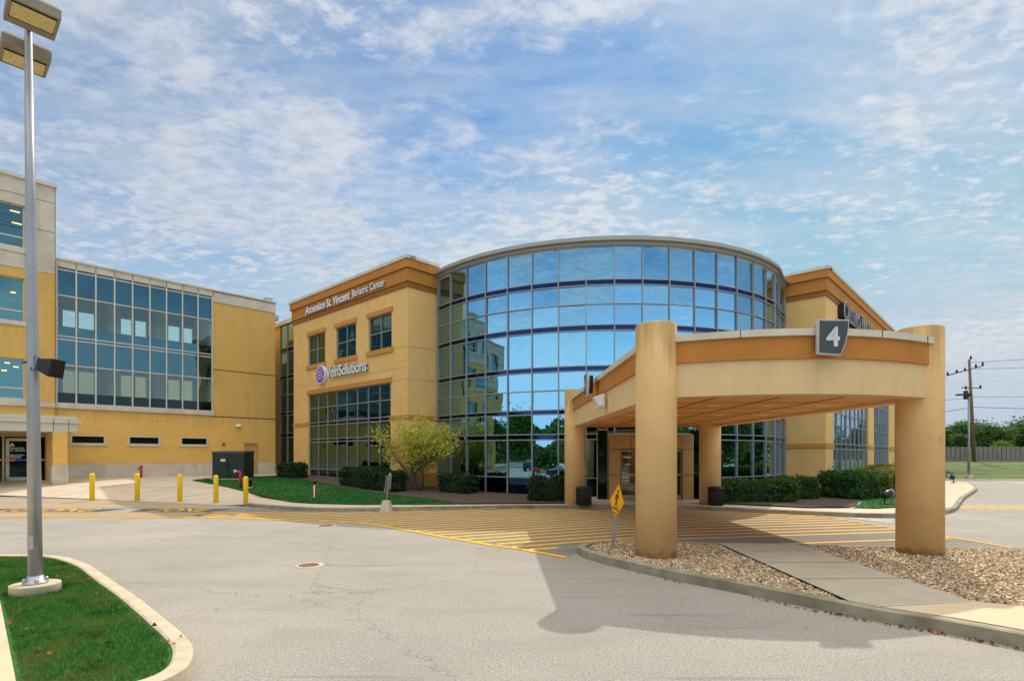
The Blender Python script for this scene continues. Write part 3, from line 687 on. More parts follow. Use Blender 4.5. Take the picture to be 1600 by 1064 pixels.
# left pier (front wall)
uw = [(FV.sx(612), FV.sx(575.7)), (FV.sx(556.2), FV.sx(525)), (FV.sx(508), FV.sx(481.4))]
uz = (6.81, 8.46)
bank_s = (FV.sx(610.5), FV.sx(481.8))
holes = [(a, b, uz[0], uz[1]) for a, b in uw] + [(bank_s[0], bank_s[1], .05, 5.17)]
w = MB(); wall(w, FV, 0, VW, -.2, 9.4, holes); wall(w, FVr, 0, 1.78, -.2, 9.4)
fe = Frame(FV(VW, 0, 0)[:2], UU, VV); wall(w, fe, 0, 2.2, -.2, 10.5)
w.build('wall', STUCCO, B)
jt = MB()
for z in (6.68, 5.2): jt.fbox(FV, .002, bank_s[0] - .1, 0, .004, z, z + .018); jt.fbox(FVr, 0, 1.78, 0, .004, z, z + .018)
jt.fbox(FV, 0.35, VW, 0, .004, 5.75, 5.765)
jt.build('control_joint', mat('stucco_joint_line', (.40, .24, .09), .9), B)  # brown joint lines in the stucco
cornice(FV, 0, VW, e0=1, e1=1); cornice(FVr, 0, 1.70)
tr = MB()
tr.fbox(FV, 0, bank_s[0], 0, .05, 3.42, 3.60); tr.fbox(FV, bank_s[1], VW, 0, .05, 3.42, 3.60); tr.fbox(FVr, -.05, 1.76, 0, .05, 3.42, 3.60)
for a, b in uw:
    tr.fbox(FV, a - .12, b + .12, 0, .05, uz[1] + .0, uz[1] + .22); tr.fbox(FV, a - .12, b + .12, 0, .07, uz[0] - .24, uz[0])
tr.fbox(FV, bank_s[0] - .12, bank_s[1] + .12, 0, .05, 5.17, 5.4)
tr.fbox(FV, 0, bank_s[0], 0, .06, -.2, .95); tr.fbox(FV, bank_s[1], VW, 0, .06, -.2, .95); tr.fbox(FVr, -.06, 1.76, 0, .06, -.2, .95)
split(tr, 'trim', mat('orange_brown_trim', (.54, .25, .055), .85, var=.08, scale=3), B)
for (a, b), n in zip(uw, (2, 2, 2)):
    bank(B, FV, [a + .02 + (b - a - .04) * i / n for i in range(n + 1)], [uz[0] + .02, (uz[0] + uz[1]) / 2, uz[1] - .02], 'gg', GLASS2, SPAND_K, MULL, -.12, .05, .05, .012)
a, b = bank_s
bank(B, FV, [a + .02 + (b - a - .04) * i / 8 for i in range(9)], [.12, 1.0, 2.5, 2.66, 3.4, 3.58, 4.38, 5.15], 'sgsgsgg', GLASS2, SPAND_K, MULL, -.12, .05, .05, .008)
# glass drum
DC = (4.5921, 31.70); DR = 9.873; a0 = -.9525; da = .1123
pts = [(DC[0] + DR * math.sin(a0 + da * i), DC[1] - DR * math.cos(a0 + da * i)) for i in range(19)]
pts[18] = (13.56, 27.42); pts[17] = (12.85, 26.55)
DZ = [.05, .86, 2.40, 2.62, 3.42, 3.60, 4.38, 5.13, 5.33, 6.73, 6.95, 7.78, 8.53, 8.75, 10.07]
DK = 'sgsgsggsgsggsg'
for i in range(18):
    p, q = Vector(pts[i]), Vector(pts[i + 1]); d = (q - p); ln = d.length; d.normalize(); n = (d.y, -d.x)
    F = Frame(tuple(p), tuple(d), n)
    mb = MB(); w_ = .042
    mb.fbox(F, -w_ / 2, w_ / 2, -.05, .075, DZ[0], 10.1)
    if i == 17: mb.fbox(F, ln - w_, ln, -.05, .075, DZ[0], 10.1)
    for z in DZ: mb.fbox(F, w_ / 2, ln - w_ / 2, -.03, .055, z - .020, z + .020)
    fr = mb.build('window', MULL, B)
    for kk, nm, mt in (('g', 'pane', GLASS), ('s', 'spandrel', SPAND)):
        g = MB()
        for j, k in enumerate(DK):
            if k != kk: continue
            if kk == 's' and j: g = MB()
            # factory-set panes never line up perfectly: each leans by a few millimetres
            t = [random.uniform(-.013, .013) for _ in range(3)] if k == 'g' else [0, 0, 0]
            g.face([F(0, t[0], DZ[j]), F(ln, t[1], DZ[j]), F(ln, t[1] + t[2], DZ[j + 1]), F(0, t[0] + t[2], DZ[j + 1])])
            if kk == 's': g.build(nm, mt, fr)
        if kk == 'g': g.build(nm, mt, fr)
def ringpoly(off): return [(DC[0] + (Vector(p) - Vector(DC)).normalized().x * ((Vector(p) - Vector(DC)).length + off), DC[1] + (Vector(p) - Vector(DC)).normalized().y * ((Vector(p) - Vector(DC)).length + off)) for p in pts]
fs = MB()
o1, o2 = ringpoly(.10), ringpoly(.28); back = ringpoly(-.6)
fs.prism(o1 + back[::-1], 10.1, 10.22)
fs.prism(o2 + back[::-1], 10.22, 10.27); fs.prism(ringpoly(.22) + back[::-1], 10.27, 10.40)
fs.build('roof_edge', mat('drum_fascia_metal', (.36, .34, .30), .5, .25, var=.05), B)
rf = MB(); rf.prism([tuple(p) for p in pts] + [(15, 36), (2, 36), (-5, 30)], 10.0, 10.09); rf.build('roof', COPING, B)
# right pier and right wing
w = MB(); wall(w, FR1, 0, RW, -.2, 9.4)
def rz(z): return z
RL = 40
bays = [(FR2.sx(1302), FR2.sx(1357)), (FR2.sx(1365.5), FR2.sx(1389.5))]
s2 = bays[1][1] + 2.2
while s2 + 7 < RL: bays.append((s2, s2 + 7.5)); s2 += 9.5
rh = [(a, b, .2, 7.6) for a, b in bays]
wall(w, FR2, 0, RL, -.2, 9.4, rh); w.build('wall', STUCCO, B)
cornice(FR1, -0.0, RW, e0=1); cornice(FR2, 0, RL)
tr = MB(); tr.fbox(FR1, -.05, RW, 0, .05, 2.12, 2.34); tr.fbox(FR1, -.06, RW, 0, .06, -.2, .75); tr.fbox(FR2, 0, bays[0][0], 0, .06, -.2, .75)
tr.fbox(FR2, 0, bays[0][0], 0, .05, 2.12, 2.34)
for (a, b), (c, d) in zip(bays, bays[1:]): tr.fbox(FR2, b, c, 0, .05, 2.12, 2.34); tr.fbox(FR2, b, c, 0, .06, -.2, .75)
split(tr, 'trim', MATS['orange_brown_trim'], B)
jt = MB(); jt.fbox(FR1, 0, RW, 0, .004, 6.1, 6.118); jt.build('control_joint', MATS['stucco_joint_line'], B)
for a, b in bays[:3]:
    n = 8 if b - a > 4 else 5
    bank(B, FR2, [a + .02 + (b - a - .04) * i / n for i in range(n + 1)], [.3, 2.08, 2.34, 3.3, 3.9, 4.9, 6.2, 7.55], 'gsggggg', GLASS, SPAND, MULL, -.12, .05, .05, .012)
# link
fk0, fk1 = FK.sx(438.6), FK.sx(428); ks = FK.sx(459)
w = MB(); wall(w, FK, fk0, fk1 + .6, -.2, 10.2, ()); w.build('wall', STUCCO, B)
sL = [ks - 3.2, ks - 1.6, ks - .35, (ks + fk0) / 2 - .05, fk0]
bank(B, FK, sL, [.2, 1.15, 2.9, 3.15, 4.3, 4.5, 5.6, 6.6, 6.85, 8.3, 8.6, 10.1][:12], 'sgsgsggsgsg', GLASS, SPAND_K, MULL, -.02, .05, .06, .006)
c = MB(); c.fbox(FK, ks - 3.2, fk1 + .6, -.3, .12, 10.1, 10.35); c.build('coping', COPING, B)
# roof and hidden back so the block is closed
body = MB()
q1 = FV(VW, -.35, 0)[:2]; q0 = FV(0, -.35, 0)
def off(p, a, b): return (p[0] + UU[0] * a + VV[0] * b, p[1] + UU[1] * a + VV[1] * b)
core = [off(C1, .35, .2), off(C1, 1.9, .2), off(C2, .35, 1.8), off(C2, .35, .35), off(C2, RL, .35), off(C2, RL, 18), off(C1, 16, VW), off(C1, .35, VW - .1)]
body.prism([off(C1, .3, .25), off(C1, 14, .25), off(C1, 14, VW - .2), off(C1, .3, VW - .2)], -.1, 9.9)
body.prism([off(C2, .3, .3), off(C2, RL - .1, .3), off(C2, RL - .1, 15), off(C2, 8, 15), off(C2, .3, 1.9)], -.1, 9.9)
body.prism([off(C1, 1.5, VW - 1), off(C1, 14, VW - 1), off(C1, 14, VW + 9), off(C1, 1.5, VW + 9)], -.1, 9.6)
body.build('roof_block', mat('flat_roof_membrane', (.12, .12, .12), .9), B)
# drum rear wall (seen from the side only)
# ------------------------------------------------------------------ left building
LB = thing('brick_hospital_wing', 'three storey yellow brick wing with limestone bands and teal glass on the left', 'building')
SG = FL.sx(332.2); SE = 10.55; TX = -29.0
gz = [4.25, 4.78, 6.11, 7.33, 7.49, 7.98, 9.44, 10.67, 10.79]
nw = [(FL.sx(110.5), FL.sx(164.2)), (FL.sx(201), FL.sx(249.5)), (FL.sx(282.5), FL.sx(324.5))]
nz = (2.33, 2.74)
wins = []
for k in range(10):
    s1 = FL.sx(38) - k * 2.7; s0 = s1 - 2.0
    for z0, z1 in ((4.35, 6.2), (7.9, 9.9), (11.3, 13.25)): wins.append((s0, s1, z0, z1))
dx0, dx1 = FL.sx(-90), FL.sx(72)
w = MB()
wall(w, FL, -.05, SE, 1.33, 4.03, [(a, b, nz[0], nz[1]) for a, b in nw] + [(FL.sx(381), FL.sx(402.5), .5, 2.48)], reveal=.1)
wall(w, FL, SG, SE, 4.03, 10.55)
wall(w, FL, -.05, .0, 4.03, 10.6)
hw = [h for h in wins if h[2] < 11] + [(dx0, dx1, .3, 2.78)]
wall(w, FL, TX, -.05, .3, 10.35, [h if h[3] != 2.78 else h for h in hw], off=.12, reveal=.25)
fT = Frame(FL(TX, .12, 0)[:2], VV, nU); wall(w, fT, 0, 12, .3, 10.35)
fT2 = Frame(FL(-.05, .12, 0)[:2], nV, UU); wall(w, fT2, 0, .12, .3, 10.35)
fE = Frame(FL(SE, 0, 0)[:2], VV, UU); wall(w, fE, 0, 9, 0, 11)
w.build('wall', BRICK, LB)
st = MB()
wall(st, FL, -.05, SE, -.1, 1.33, [(FL.sx(381), FL.sx(402.5), .5, 1.33)], off=.03)
for a, b, c, d, o in ((-.05, SG + .05, 4.03, 4.25, .10), (TX, -.05, 4.03, 4.25, .2), (-.05, SG, 10.79, 11.12, .06), (SG, SE, 10.52, 11.08, .05)):
    st.fbox(FL, a, b, -.25, o, c, d)
hs = [h for h in wins if h[2] > 11]
wall(st, FL, TX, -.05, 10.35, 14.45, hs, off=.14, reveal=.25); wall(st, fT, -.02, 12, 10.35, 14.45, off=.02)
wall(st, fT2, -.1, .14, 10.35, 14.45, off=.02)
fTb = Frame(FL(-.05, .14, 0)[:2], VV, UU); wall(st, fTb, 0, 9, 10.9, 14.45)
for a, b, c, d in wins:
    if c > 11: st.fbox(FL, a - .1, b + .1, .14, .2, c - .26, c - .002)
    else: st.fbox(FL, a - .05, b + .05, .12, .19, c - .2, c - .002)
for (a, b) in nw: st.fbox(FL, a - .08, b + .08, 0, .05, nz[0] - .1, nz[0])
st.build('limestone_band', LIMESTONE, LB)
cp = MB(); cp.fbox(FL, TX - .1, .02, -9, .24, 14.45, 14.60); cp.fbox(FL, 0.02, SE + .05, -.3, .13, 11.12, 11.2); cp.build('coping', COPING, LB)
jt = MB()
for k in range(1, 10): s = SG * k / 9; jt.fbox(FL, s - .012, s + .012, .06, .064, 10.79, 11.12)
jt.fbox(FL, SG, SE, 0, .006, 6.64, 6.68); jt.fbox(FL, SG, SE, 0, .006, 3.95, 4.0)
for z in (13.7, 12.3): jt.fbox(FL, TX, -.05, .14, .145, z, z + .02)
for s in (-1.0, -3.7, -6.4): jt.fbox(FL, s, s + .02, .14, .145, 13.7, 14.45)
jt.build('joint_line', GROOVE, LB)
mss = [SG * i / 9 for i in range(10)]; mss[0] = .03; mss[-1] = SG - .03
fr = MB()
for s in mss: fr.fbox(FL, s - .03, s + .03, -.1, .05, gz[0], gz[-1])
for z in (4.27, 6.11, 7.33, 7.49, 9.44, 10.67): 
    for i in range(9): fr.fbox(FL, mss[i] + .03, mss[i + 1] - .03, -.08, .035, z - .025, z + .025)
fr = fr.build('window', MULL_C, LB)
vs, sp = MB(), MB()
for i in range(9):
    for j, kk in enumerate('svsksvsk'):
        t = random.uniform(-.003, .003); F = FL
        q = [F(mss[i], -.02 + t, gz[j]), F(mss[i + 1], -.02 - t, gz[j]), F(mss[i + 1], -.02, gz[j + 1]), F(mss[i], -.02, gz[j + 1])]
        (vs if kk == 'v' else sp).face(q, 1 if j == 0 else 0)
vs.build('pane', VISION, fr); sp.build('spandrel', [SPAND_T, SPAND_K], fr)
# rooms seen through the clear panes
room = MB(); FB = FL.back(7.0)
def backwin(z0, z1): return [(FB.sx(a), FB.sx(b), z0, z1) for a, b in ((98, 119), (123, 148), (189, 207.5), (211.5, 229.5), (263, 282), (287, 302))]
for z0, z1, b0, b1 in ((4.4, 7.3, 5.35, 6.72), (7.6, 10.6, 9.1, 10.25)):
    wall(room, FB, -6.5, SG + 3.3, z0, z1, backwin(b0, b1), reveal=.3)
    room.fbox(FL, -1.2, SG + 3.2, -7.0, -.12, z1, z1 + .12)
    room.fbox(FL, -1.3, -1.2, -7.0, -.2, z0, z1)
room.fbox(FL, SG + 3.2, SG + 3.3, -7.0, -.2, 4.4, 10.6)
room.fbox(FL, -.0, .10, -7.0, -.12, 4.4, 10.7)
room.fbox(FL, SG - .1, SG, -3.0, -.12, 4.4, 10.7)
for px in (178, 250, 330): 
    s = FL.back(3).sx(px)
    for z0, z1 in ((4.4, 7.3), (7.6, 10.6)): room.fbox(FL, s - .28, s + .28, -3.5, -2.9, z0, z1)
room.build('interior', INT_W, LB)
rw = MB(); rw.fbox(FL, -9, 16, -16, -15, 0, 8.1); rw.fbox(FL, -9, 16, -15, -14.8, 5.9, 6.2); rw.build('rear_wing', mat('cream_render', (.74, .62, .42), .9), LB)
fl = MB(); fl.fbox(FL, -1.2, SG + 3.2, -7, -.12, 4.28, 4.4); fl.fbox(FL, -1.2, SG + 3.2, -7, -.12, 7.46, 7.6); fl.fbox(FL, -.1, SE, -9, -.12, 10.75, 10.9); fl.build('floor_slab', INT_F, LB)
cl = MB()
for s, d, z in ((1.4, -2.2, 7.29), (4.0, -2.2, 7.29), (6.3, -2.2, 7.29), (6.0, -2.2, 10.59), (1.8, -5, 10.59), (3.9, -5, 7.29)):
    cl.fbox(FL, s, s + .5, d, d + .12, z - .012, z)
split(cl, 'ceiling_lamp', CEILL, LB)
for k, (a, b, c, d) in enumerate(wins):
    if k > 29: continue
    bank(LB, FL, [a + .02, (a + b) / 2, b - .02], [c + .02, c + .5, d - .02], 'gg', GLASS2, SPAND_K, MULL_C, -.08, .06, .05, .006)
lt = MB()
for a, z in ((-1.62, 12.93), (-1.55, 12.4), (-1.6, 9.2), (-1.8, 5.95), (-1.5, 5.8), (-1.9, 5.6)):
    lt.fbox(FL, a, a + .34 if z > 11 else a + .18, -.075, -.07, z, z + .045)
split(lt, 'ceiling_lamp', CEILL, LB)
for a, b in nw:
    f = MB()
    for s0_, s1_, z0_, z1_ in ((a, a + .05, *nz), (b - .05, b, *nz), (a + .05, b - .05, nz[0], nz[0] + .04), (a + .05, b - .05, nz[1] - .04, nz[1])): f.fbox(FL, s0_, s1_, -.1, .02, z0_, z1_)
    f = f.build('window', MULL_C, LB); g = MB(); g.face([FL(a, -.07, nz[0]), FL(b, -.07, nz[0]), FL(b, -.07, nz[1]), FL(a, -.07, nz[1])]); g.build('pane', SPAND_K, f)
a, b = FL.sx(381), FL.sx(402.5)
d = MB(); d.fbox(FL, a, b, -.09, -.05, .5, 2.44); d.fbox(FL, a, a + .05, -.05, .04, .5, 2.48); d.fbox(FL, b - .05, b, -.05, .04, .5, 2.48); d.fbox(FL, a, b, -.05, .045, 2.44, 2.5)
d = d.build('door', DOORB, LB); h = MB(); h.fbox(FL, a + .1, a + .14, -.05, .03, 1.35, 1.43); h.build('handle', STEEL, d)
# entrance: glass doors, grey panelled canopy, brick pillar
Fc = Frame(FL(0, 3.0, 0)[:2], UU, nV)
df = MB()
dE = [dx0, FL.sx(-40), FL.sx(5), FL.sx(58) , dx1]
for s in dE: df.fbox(FL, s - .04, s + .04, -.1, .02, .5, 2.78)
df.fbox(FL, dx0, dx1, -.09, .0, 2.62, 2.78); df.fbox(FL, dx0, dx1, -.09, .0, .5, .58)
dn = df.build('door', MATS['bronze_frame'], LB)
leafd = MB(); a, b = FL.sx(9), FL.sx(57)
for s0_, s1_, z0_, z1_ in ((a, a + .12, .6, 2.55), (b - .12, b, .6, 2.55), (a, b, 2.42, 2.55), (a, b, .6, .76)): leafd.fbox(FL, s0_, s1_, -.06, -.01, z0_, z1_)
leafd.build('door_leaf', MULL_C, dn)
g = MB(); g.face([FL(dx0, -.05, .5), FL(dx1, -.05, .5), FL(dx1, -.05, 2.7), FL(dx0, -.05, 2.7)]); g.build('pane', SPAND_K, dn)
v = MB(); v.fbox(FL, dx0, FL.sx(24) - .0, -.049, -.045, 1.50, 1.60); v.fbox(FL, FL.sx(58) + .04, dx1 - .04, -.049, -.045, 1.50, 1.60); v.build('vinyl_band', VINYL_O, dn)
v = MB(); v.fbox(FL, FL.sx(24), b - .12, -.049, -.045, 1.50, 1.60); v.build('vinyl_band', VINYL_B, dn)
for k, (tx, sz, z) in enumerate((('Ascension', .12, 2.06), ('St. Vincent', .12, 1.95), ('Carmel', .08, 1.86), ('Women\'s Center', .07, 1.76), ('Breast Center', .07, 1.70), ('Orthopedics', .07, 1.64))):
    if k in (2,): continue
    text_mesh(tx, sz, LETTER, name='door_lettering', parent=dn, M=wallM(FL, FL.sx(16), z, -.044), offset=.002)
lg = MB(); s = FL.sx(19)
lg.face([FL(s - .10, -.044, 2.17), FL(s - .03, -.044, 2.17), FL(s + .005, -.044, 2.26), FL(s, -.044, 2.34)]); lg.face([FL(s + .10, -.044, 2.17), FL(s, -.044, 2.34), FL(s + .005, -.044, 2.26), FL(s + .04, -.044, 2.17)])
lg.build('door_emblem', LETTER, dn)
hd = MB(); hd.tube([FL(a + .06, .04, 1.35), FL(a + .06, .04, 1.75)], .015); hd.build('handle', STEEL, dn)
ec = MB(); e = Fc.sx(121)
ec.fbox(Fc, -12, e, -2.8, 0, 2.79, 3.16); ec.fbox(Fc, -12, e + .12, -2.85, .08, 3.17, 3.33); ec.fbox(Fc, -12, e - .02, -2.8, 0, 3.34, 3.48)
ec.build('entrance_canopy', PANELG, LB)
jt = MB()
for px in (83, 107): s = Fc.sx(px); jt.fbox(Fc, s, s + .02, 0, .006, 2.79, 3.16); jt.fbox(Fc, s, s + .02, .08, .086, 3.17, 3.33)
jt.fbox(Fc, -12, e - .02, -2.7, -.01, 3.155, 3.345); jt.build('joint_line', GROOVE, LB)
pr = Fc.sx(105.5); pl = Fc.sx(82.5)
bp = MB(); wall(bp, Frame(Fc(pl, 0, 0)[:2], UU, nV), 0, pr - pl, 1.35, 2.79); wall(bp, Frame(Fc(pl, 0, 0)[:2], VV, nU), 0, .6, 1.35, 2.79); wall(bp, Frame(Fc(pr, 0, 0)[:2], VV, UU), 0, .6, 1.35, 2.79)
bp.build('brick_pillar', BRICK, LB)
bs = MB(); bs.fbox(Fc, pl - .03, pr + .03, -.63, .03, .6, 1.35); bs.build('pillar_base', LIMESTONE, LB)
bs = MB(); bs.fbox(Fc, pl - .01, pr + .01, -.6, .01, .3, .6); bs.build('pillar_foot', KERB_L, LB)
rb = MB(); rb.fbox(FL, TX + .1, -.2, -9, -.16, .2, 4.0); rb.fbox(FL, TX + .1, -1.3, -9, -.15, 4.0, 14.4);  rb.fbox(FL, -.1, SE - .1, -9, -.12, 0, 4.2); rb.fbox(FL, SG + .05, SE - .1, -2.5, -.05, 4.2, 11.0)
rb.build('roof_block', DARKIN, LB)
vt = MB(); vt.fbox(FL, SE - .45, SE - .05, -.7, -.25, 11.2, 11.5); vt.fbox(FL, SE - .15, SE + .35, -.9, -.3, 10.2, 10.5); split(vt, 'roof_vent', STEEL, LB)

# wall-mounted pieces on the left wing
al = MB(); s = FL.sx(349); z = FL.zy(s, 694); al.fbox(FL, s - .07, s + .07, 0, .08, z - .07, z + .07); tag(al.build('fire_alarm', RED), 'small red fire alarm box on the yellow brick wall', 'alarm')
wl = MB(); s = FL.sx(372.5); z = FL.zy(s, 667)
wl.rings([[FL(s + r * math.cos(t), .02 + r * .8 * math.sin(t), z + h) for t in [math.pi * i / 12 for i in range(13)]] for r, h in ((.17, 0), (.17, .04), (.13, .12), (.06, .16))])
tag(wl.build('wall_light', WHITE), 'white half dome wall light above the beige service door', 'wall light')

# ------------------------------------------------------------------ signs on the building
t = text_mesh('Ascension St. Vincent', .60, [LETTER, LETTER_S], .035, None, 'wall_lettering', wallM(FV, FV.sx(482), 9.66, .14, True), .012, sx=.88)
tag(t, 'white raised letters reading Ascension St. Vincent on the orange cornice', 'sign')
t = text_mesh('Bariatric Center', .50, [LETTER, LETTER_S], .035, None, 'wall_lettering', wallM(FV, FV.sx(554.5), 9.70, .14, True), .004, sx=.86)
tag(t, 'white raised letters reading Bariatric Center at the right end of the cornice', 'sign')
VS = thing('logo_sign', 'white letters reading VeinSolutions with a round purple leaf emblem', 'sign')
sv = FV.sx(513.5)
text_mesh('VeinSolutions', .80, [LETTER, LETTER_S], .06, VS, 'lettering', wallM(FV, sv, 5.90, .09, True), .010, sx=.92, spacing=.96)
sc = FV.sx(505); zc = 6.13
def disc(rs, rzv, o0, o1, mats, nm, par):
    m_ = MB(); n = 28; m_.rings([[FV(sc + rs * math.cos(2 * math.pi * i / n), o, zc + rzv * math.sin(2 * math.pi * i / n)) for i in range(n)] for o in (o0, o1)], smooth=False); return m_.build(nm, mats, par)
disc(.46, .50, .0, .18, LETTER, 'emblem_rim', VS); disc(.41, .45, .18, .19, PURPLE, 'emblem_disc', VS)
ch = MB()
for k in range(4):
    z = zc - .30 + k * .18; hw = .30 if k < 3 else .18
    for sg_ in (-1, 1):
        ch.hexa([FV(sc, .191, z), FV(sc + sg_ * hw, .191, z + .20), FV(sc + sg_ * hw, .191, z + .24), FV(sc, .191, z + .05), FV(sc, .20, z), FV(sc + sg_ * hw, .20, z + .20), FV(sc + sg_ * hw, .20, z + .24), FV(sc, .20, z + .05)])
ch.build('emblem_leaf', LETTER, VS)
OI = thing('wall_sign', 'dark deep letters reading OrthoIndy with white outlines on the right wing cornice', 'sign')
s = FR2.sx(1308)
for tx, sz in (('O', 1.35), ('RTHO', 1.02), ('I', 1.35), ('NDY', 1.02)):
    wdt = {'O': 1.12, 'RTHO': 3.2, 'I': .5, 'NDY': 2.4}[tx]
    for mt, e_, o_, ofs in (([NAVY, NAVY], .14, .16, .012), ([LETTER, LETTER], .010, .315, .030), ([NAVY, NAVY], .012, .335, .004)):
        t = text_mesh(tx, sz, mt, e_, OI, 'letters' if mt[0] is NAVY and e_ > .1 else ('outline' if mt[0] is LETTER else 'letter_face'), wallM(FR2, s, 8.62 if sz > 1.2 else 8.66, o_), ofs)
    s += wdt
bd = MB(); bd.fbox(FR2, FR2.sx(1306), FR2.sx(1358), .09, .11, 8.42, 8.60); bd.build('raceway', BROWN, OI)

# ------------------------------------------------------------------ entrance canopy (porte cochere)
CN = thing('entrance_canopy', 'curved porte cochere with orange fascia, cream beam and coffered orange soffit', 'canopy')
arc = []
for i in range(25):
    t = i / 24; x = 2.36 + (7.20 - 2.36) * t; arc.append((x, 9.22 + .12 * t - .74 * math.sin(math.pi * t) ** .85))
def outline(o):   # offset outwards by o
    P = [(2.32 - o, 9.22 - o * .6)] + [(x, y - o) for x, y in arc] + [(7.28 + o, 9.4 - o * .4), (7.05 + o, 18.5), (7.05 + o, 20.2), (2.1 - o, 20.2), (2.08 - o, 18.2)]
    return P
def shell(name, o, th, z0, z1, m, parent):
    mb = MB(); A, Bp = outline(o), outline(o - th); n = len(A)
    for i in range(n):
        if i in (n - 3,): continue
        j = (i + 1) % n
        mb.hexa([(*A[i], z0), (*A[j], z0), (*Bp[j], z0), (*Bp[i], z0), (*A[i], z1), (*A[j], z1), (*Bp[j], z1), (*Bp[i], z1)])
    return mb.build(name, m, parent)
shell('beam', 0, .32, 2.74, 3.285, STUCCO_L, CN)
shell('fascia', .04, .36, 3.287, 3.63, ORANGE, CN)
shell('coping', .09, .42, 3.632, 3.74, COPING, CN)
rf = MB(); rf.prism(outline(-.25), 3.40, 3.5); rf.build('roof', mat('canopy_roof_membrane', (.30, .29, .27), .9), CN)
sf = MB(); sf.prism(outline(-.30), 2.80, 2.86); sf.build('soffit', SOFFIT, CN)
gv = MB()
for y in (10.6, 11.9, 13.2, 14.5, 15.8, 17.1, 18.4): gv.box(2.55, 6.85, y, y + .035, 2.796, 2.803)
for x in (3.55, 4.65, 5.75): gv.box(x, x + .05, 9.6, 19.8, 2.795, 2.802)
gv.build('soffit_joint', mat('soffit_slot', (.16, .065, .02), .9), CN)
for x in (4.1, 5.2, 6.3, 3.0):
    for y in (11.2, 13.8, 16.4): dl = MB(); dl.lathe([(.12, 2.801), (.12, 2.788), (.10, 2.786)], (x, y), 16); dl.build('downlight', DOWNL, CN)
cj = MB()
for i in (6, 12, 17, 22): x, y = arc[i]; cj.box(x, x + .012, y - .094, y - .05, 3.632, 3.742)
cj.build('coping_joint', GROOVE, CN)
def column(x, y, r, z0, z1, label):
    mb = MB(); n = 48; prof = [(r, z0), (r, z1 - .015), (r - .015, z1), (r * .5, z1 + .012)]
    mb.lathe(prof, (x, y), n); return tag(mb.build('round_column', COLUMN), label, 'column', 'round stucco columns carrying the canopy')
column(2.40, 9.17, .335, .0, 3.95, 'stained tan column in gravel nearest the crossing sign')
column(7.00, 9.45, .345, .0, 3.95, 'tan column at the right front corner of the canopy, under its curved end')
column(2.14, 18.80, .345, .1, 4.0, 'tan column beside the entrance with the trash bin on its right')
column(6.78, 18.85, .355, .1, 4.0, 'tan column behind the right trash bin, at the right of the entrance doors')
def number_sign(M, label, nm='number_sign'):
    t = thing(nm, label, 'sign', (0, 0, 0), 0, 'gate number signs on the canopy')
    prof = [(-.235, .27), (.235, .27), (.225, .10), (.185, -.08), (.11, -.27), (-.24, -.25)]
    def plate(sc_, z0, z1, m, n):
        mb = MB(); P = [(p[0] * sc_, p[1] * sc_) for p in prof]
        mb.rings([[M @ Vector((x, y, z)) for x, y in P] for z in (z0, z1)], smooth=False); mb.build(n, m, t)
    plate(1, -.02, .05, mat('pale_sign_rim', (.5, .52, .53), .5), 'rim'); plate(.93, .05, .056, SIGNG, 'face')
    mb = MB(); mb.rings([[M @ Vector((x * .8, y * .8, z)) for x, y in prof] for z in (-.12, -.02)], smooth=False); mb.build('backbox', BLACKM, t)
    text_mesh('4', .40, mat('sign_numeral_grey', (.60, .61, .62), .5), 0.002, t, 'numeral', M @ Matrix.Translation((-.115, -.125, .060)), .012)
    return t
def M4(p, ang):
    return Matrix.Translation(p) @ Matrix.Rotation(ang, 4, 'Z') @ Matrix.Rotation(R(90), 4, 'X')
number_sign(M4((4.88, 8.47, 3.61), R(1)) @ Matrix.Translation((0, -.035, .07)), 'charcoal shield sign with a pale 4 at the middle of the curved canopy front')
number_sign(M4((2.03, 13.8, 3.54), R(-90)) @ Matrix.Translation((0, 0, .14)), 'charcoal shield sign seen edge-on on the left side of the canopy')
fx = MB(); fx.hexa([(2.02, 12.75, 2.93), (2.14, 12.75, 2.93), (2.14, 13.1, 2.93), (2.02, 13.1, 2.93), (1.90, 12.78, 3.14), (2.14, 12.75, 3.22), (2.14, 13.1, 3.22), (1.90, 13.07, 3.14)])
fx.box(1.98, 2.14, 12.80, 13.05, 2.90, 2.93)
tag(fx.build('flood_light', WHITE), 'white flood light on the left beam of the canopy', 'flood light')

# vestibule with sliding doors
VB = thing('entrance_vestibule', 'tan panelled entrance box with bronze framed sliding doors behind the canopy', 'entrance')
vx0, vx1, vy, vt_ = 3.60, 6.72, 20.35, 2.55
p = MB()
p.box(vx0, vx0 + .42, vy, vy + .2, .1, vt_); p.box(vx1 - .42, vx1, vy, vy + .2, .1, vt_); p.box(vx0 + .42, vx1 - .42, vy, vy + .2, 2.0, vt_)
p.box(vx0 + .01, vx1 - .01, vy + .2, vy + 3, 2.4, vt_ - .01)
p.build('panel', TAN_METAL, VB)
j = MB()
for z in (1.98, 1.02):
    j.box(vx0, vx0 + .42, vy - .004, vy, z, z + .02); j.box(vx1 - .42, vx1, vy - .004, vy, z, z + .02)
j.box(vx0 + .42, vx1 - .42, vy - .004, vy, 1.99, 2.01); j.box(vx0 + .41, vx0 + .43, vy - .004, vy, .1, 2.0); j.box(vx1 - .43, vx1 - .41, vy - .004, vy, .1, 2.0)
for x in (4.4, 5.9): j.box(x, x + .015, vy - .004, vy, 2.01, vt_)
j.build('panel_joint', GROOVE, VB)
sg_ = MB()
for x in (vx0 - .42, vx0 - .03): sg_.box(x, x + .04, vy + .3, vy + .36, .1, 2.9)
sg_.box(vx0 - .42, vx0 - .01, vy + .3, vy + .36, 2.7, 2.78); sg_.build('side_frame', GOLDFR, VB)
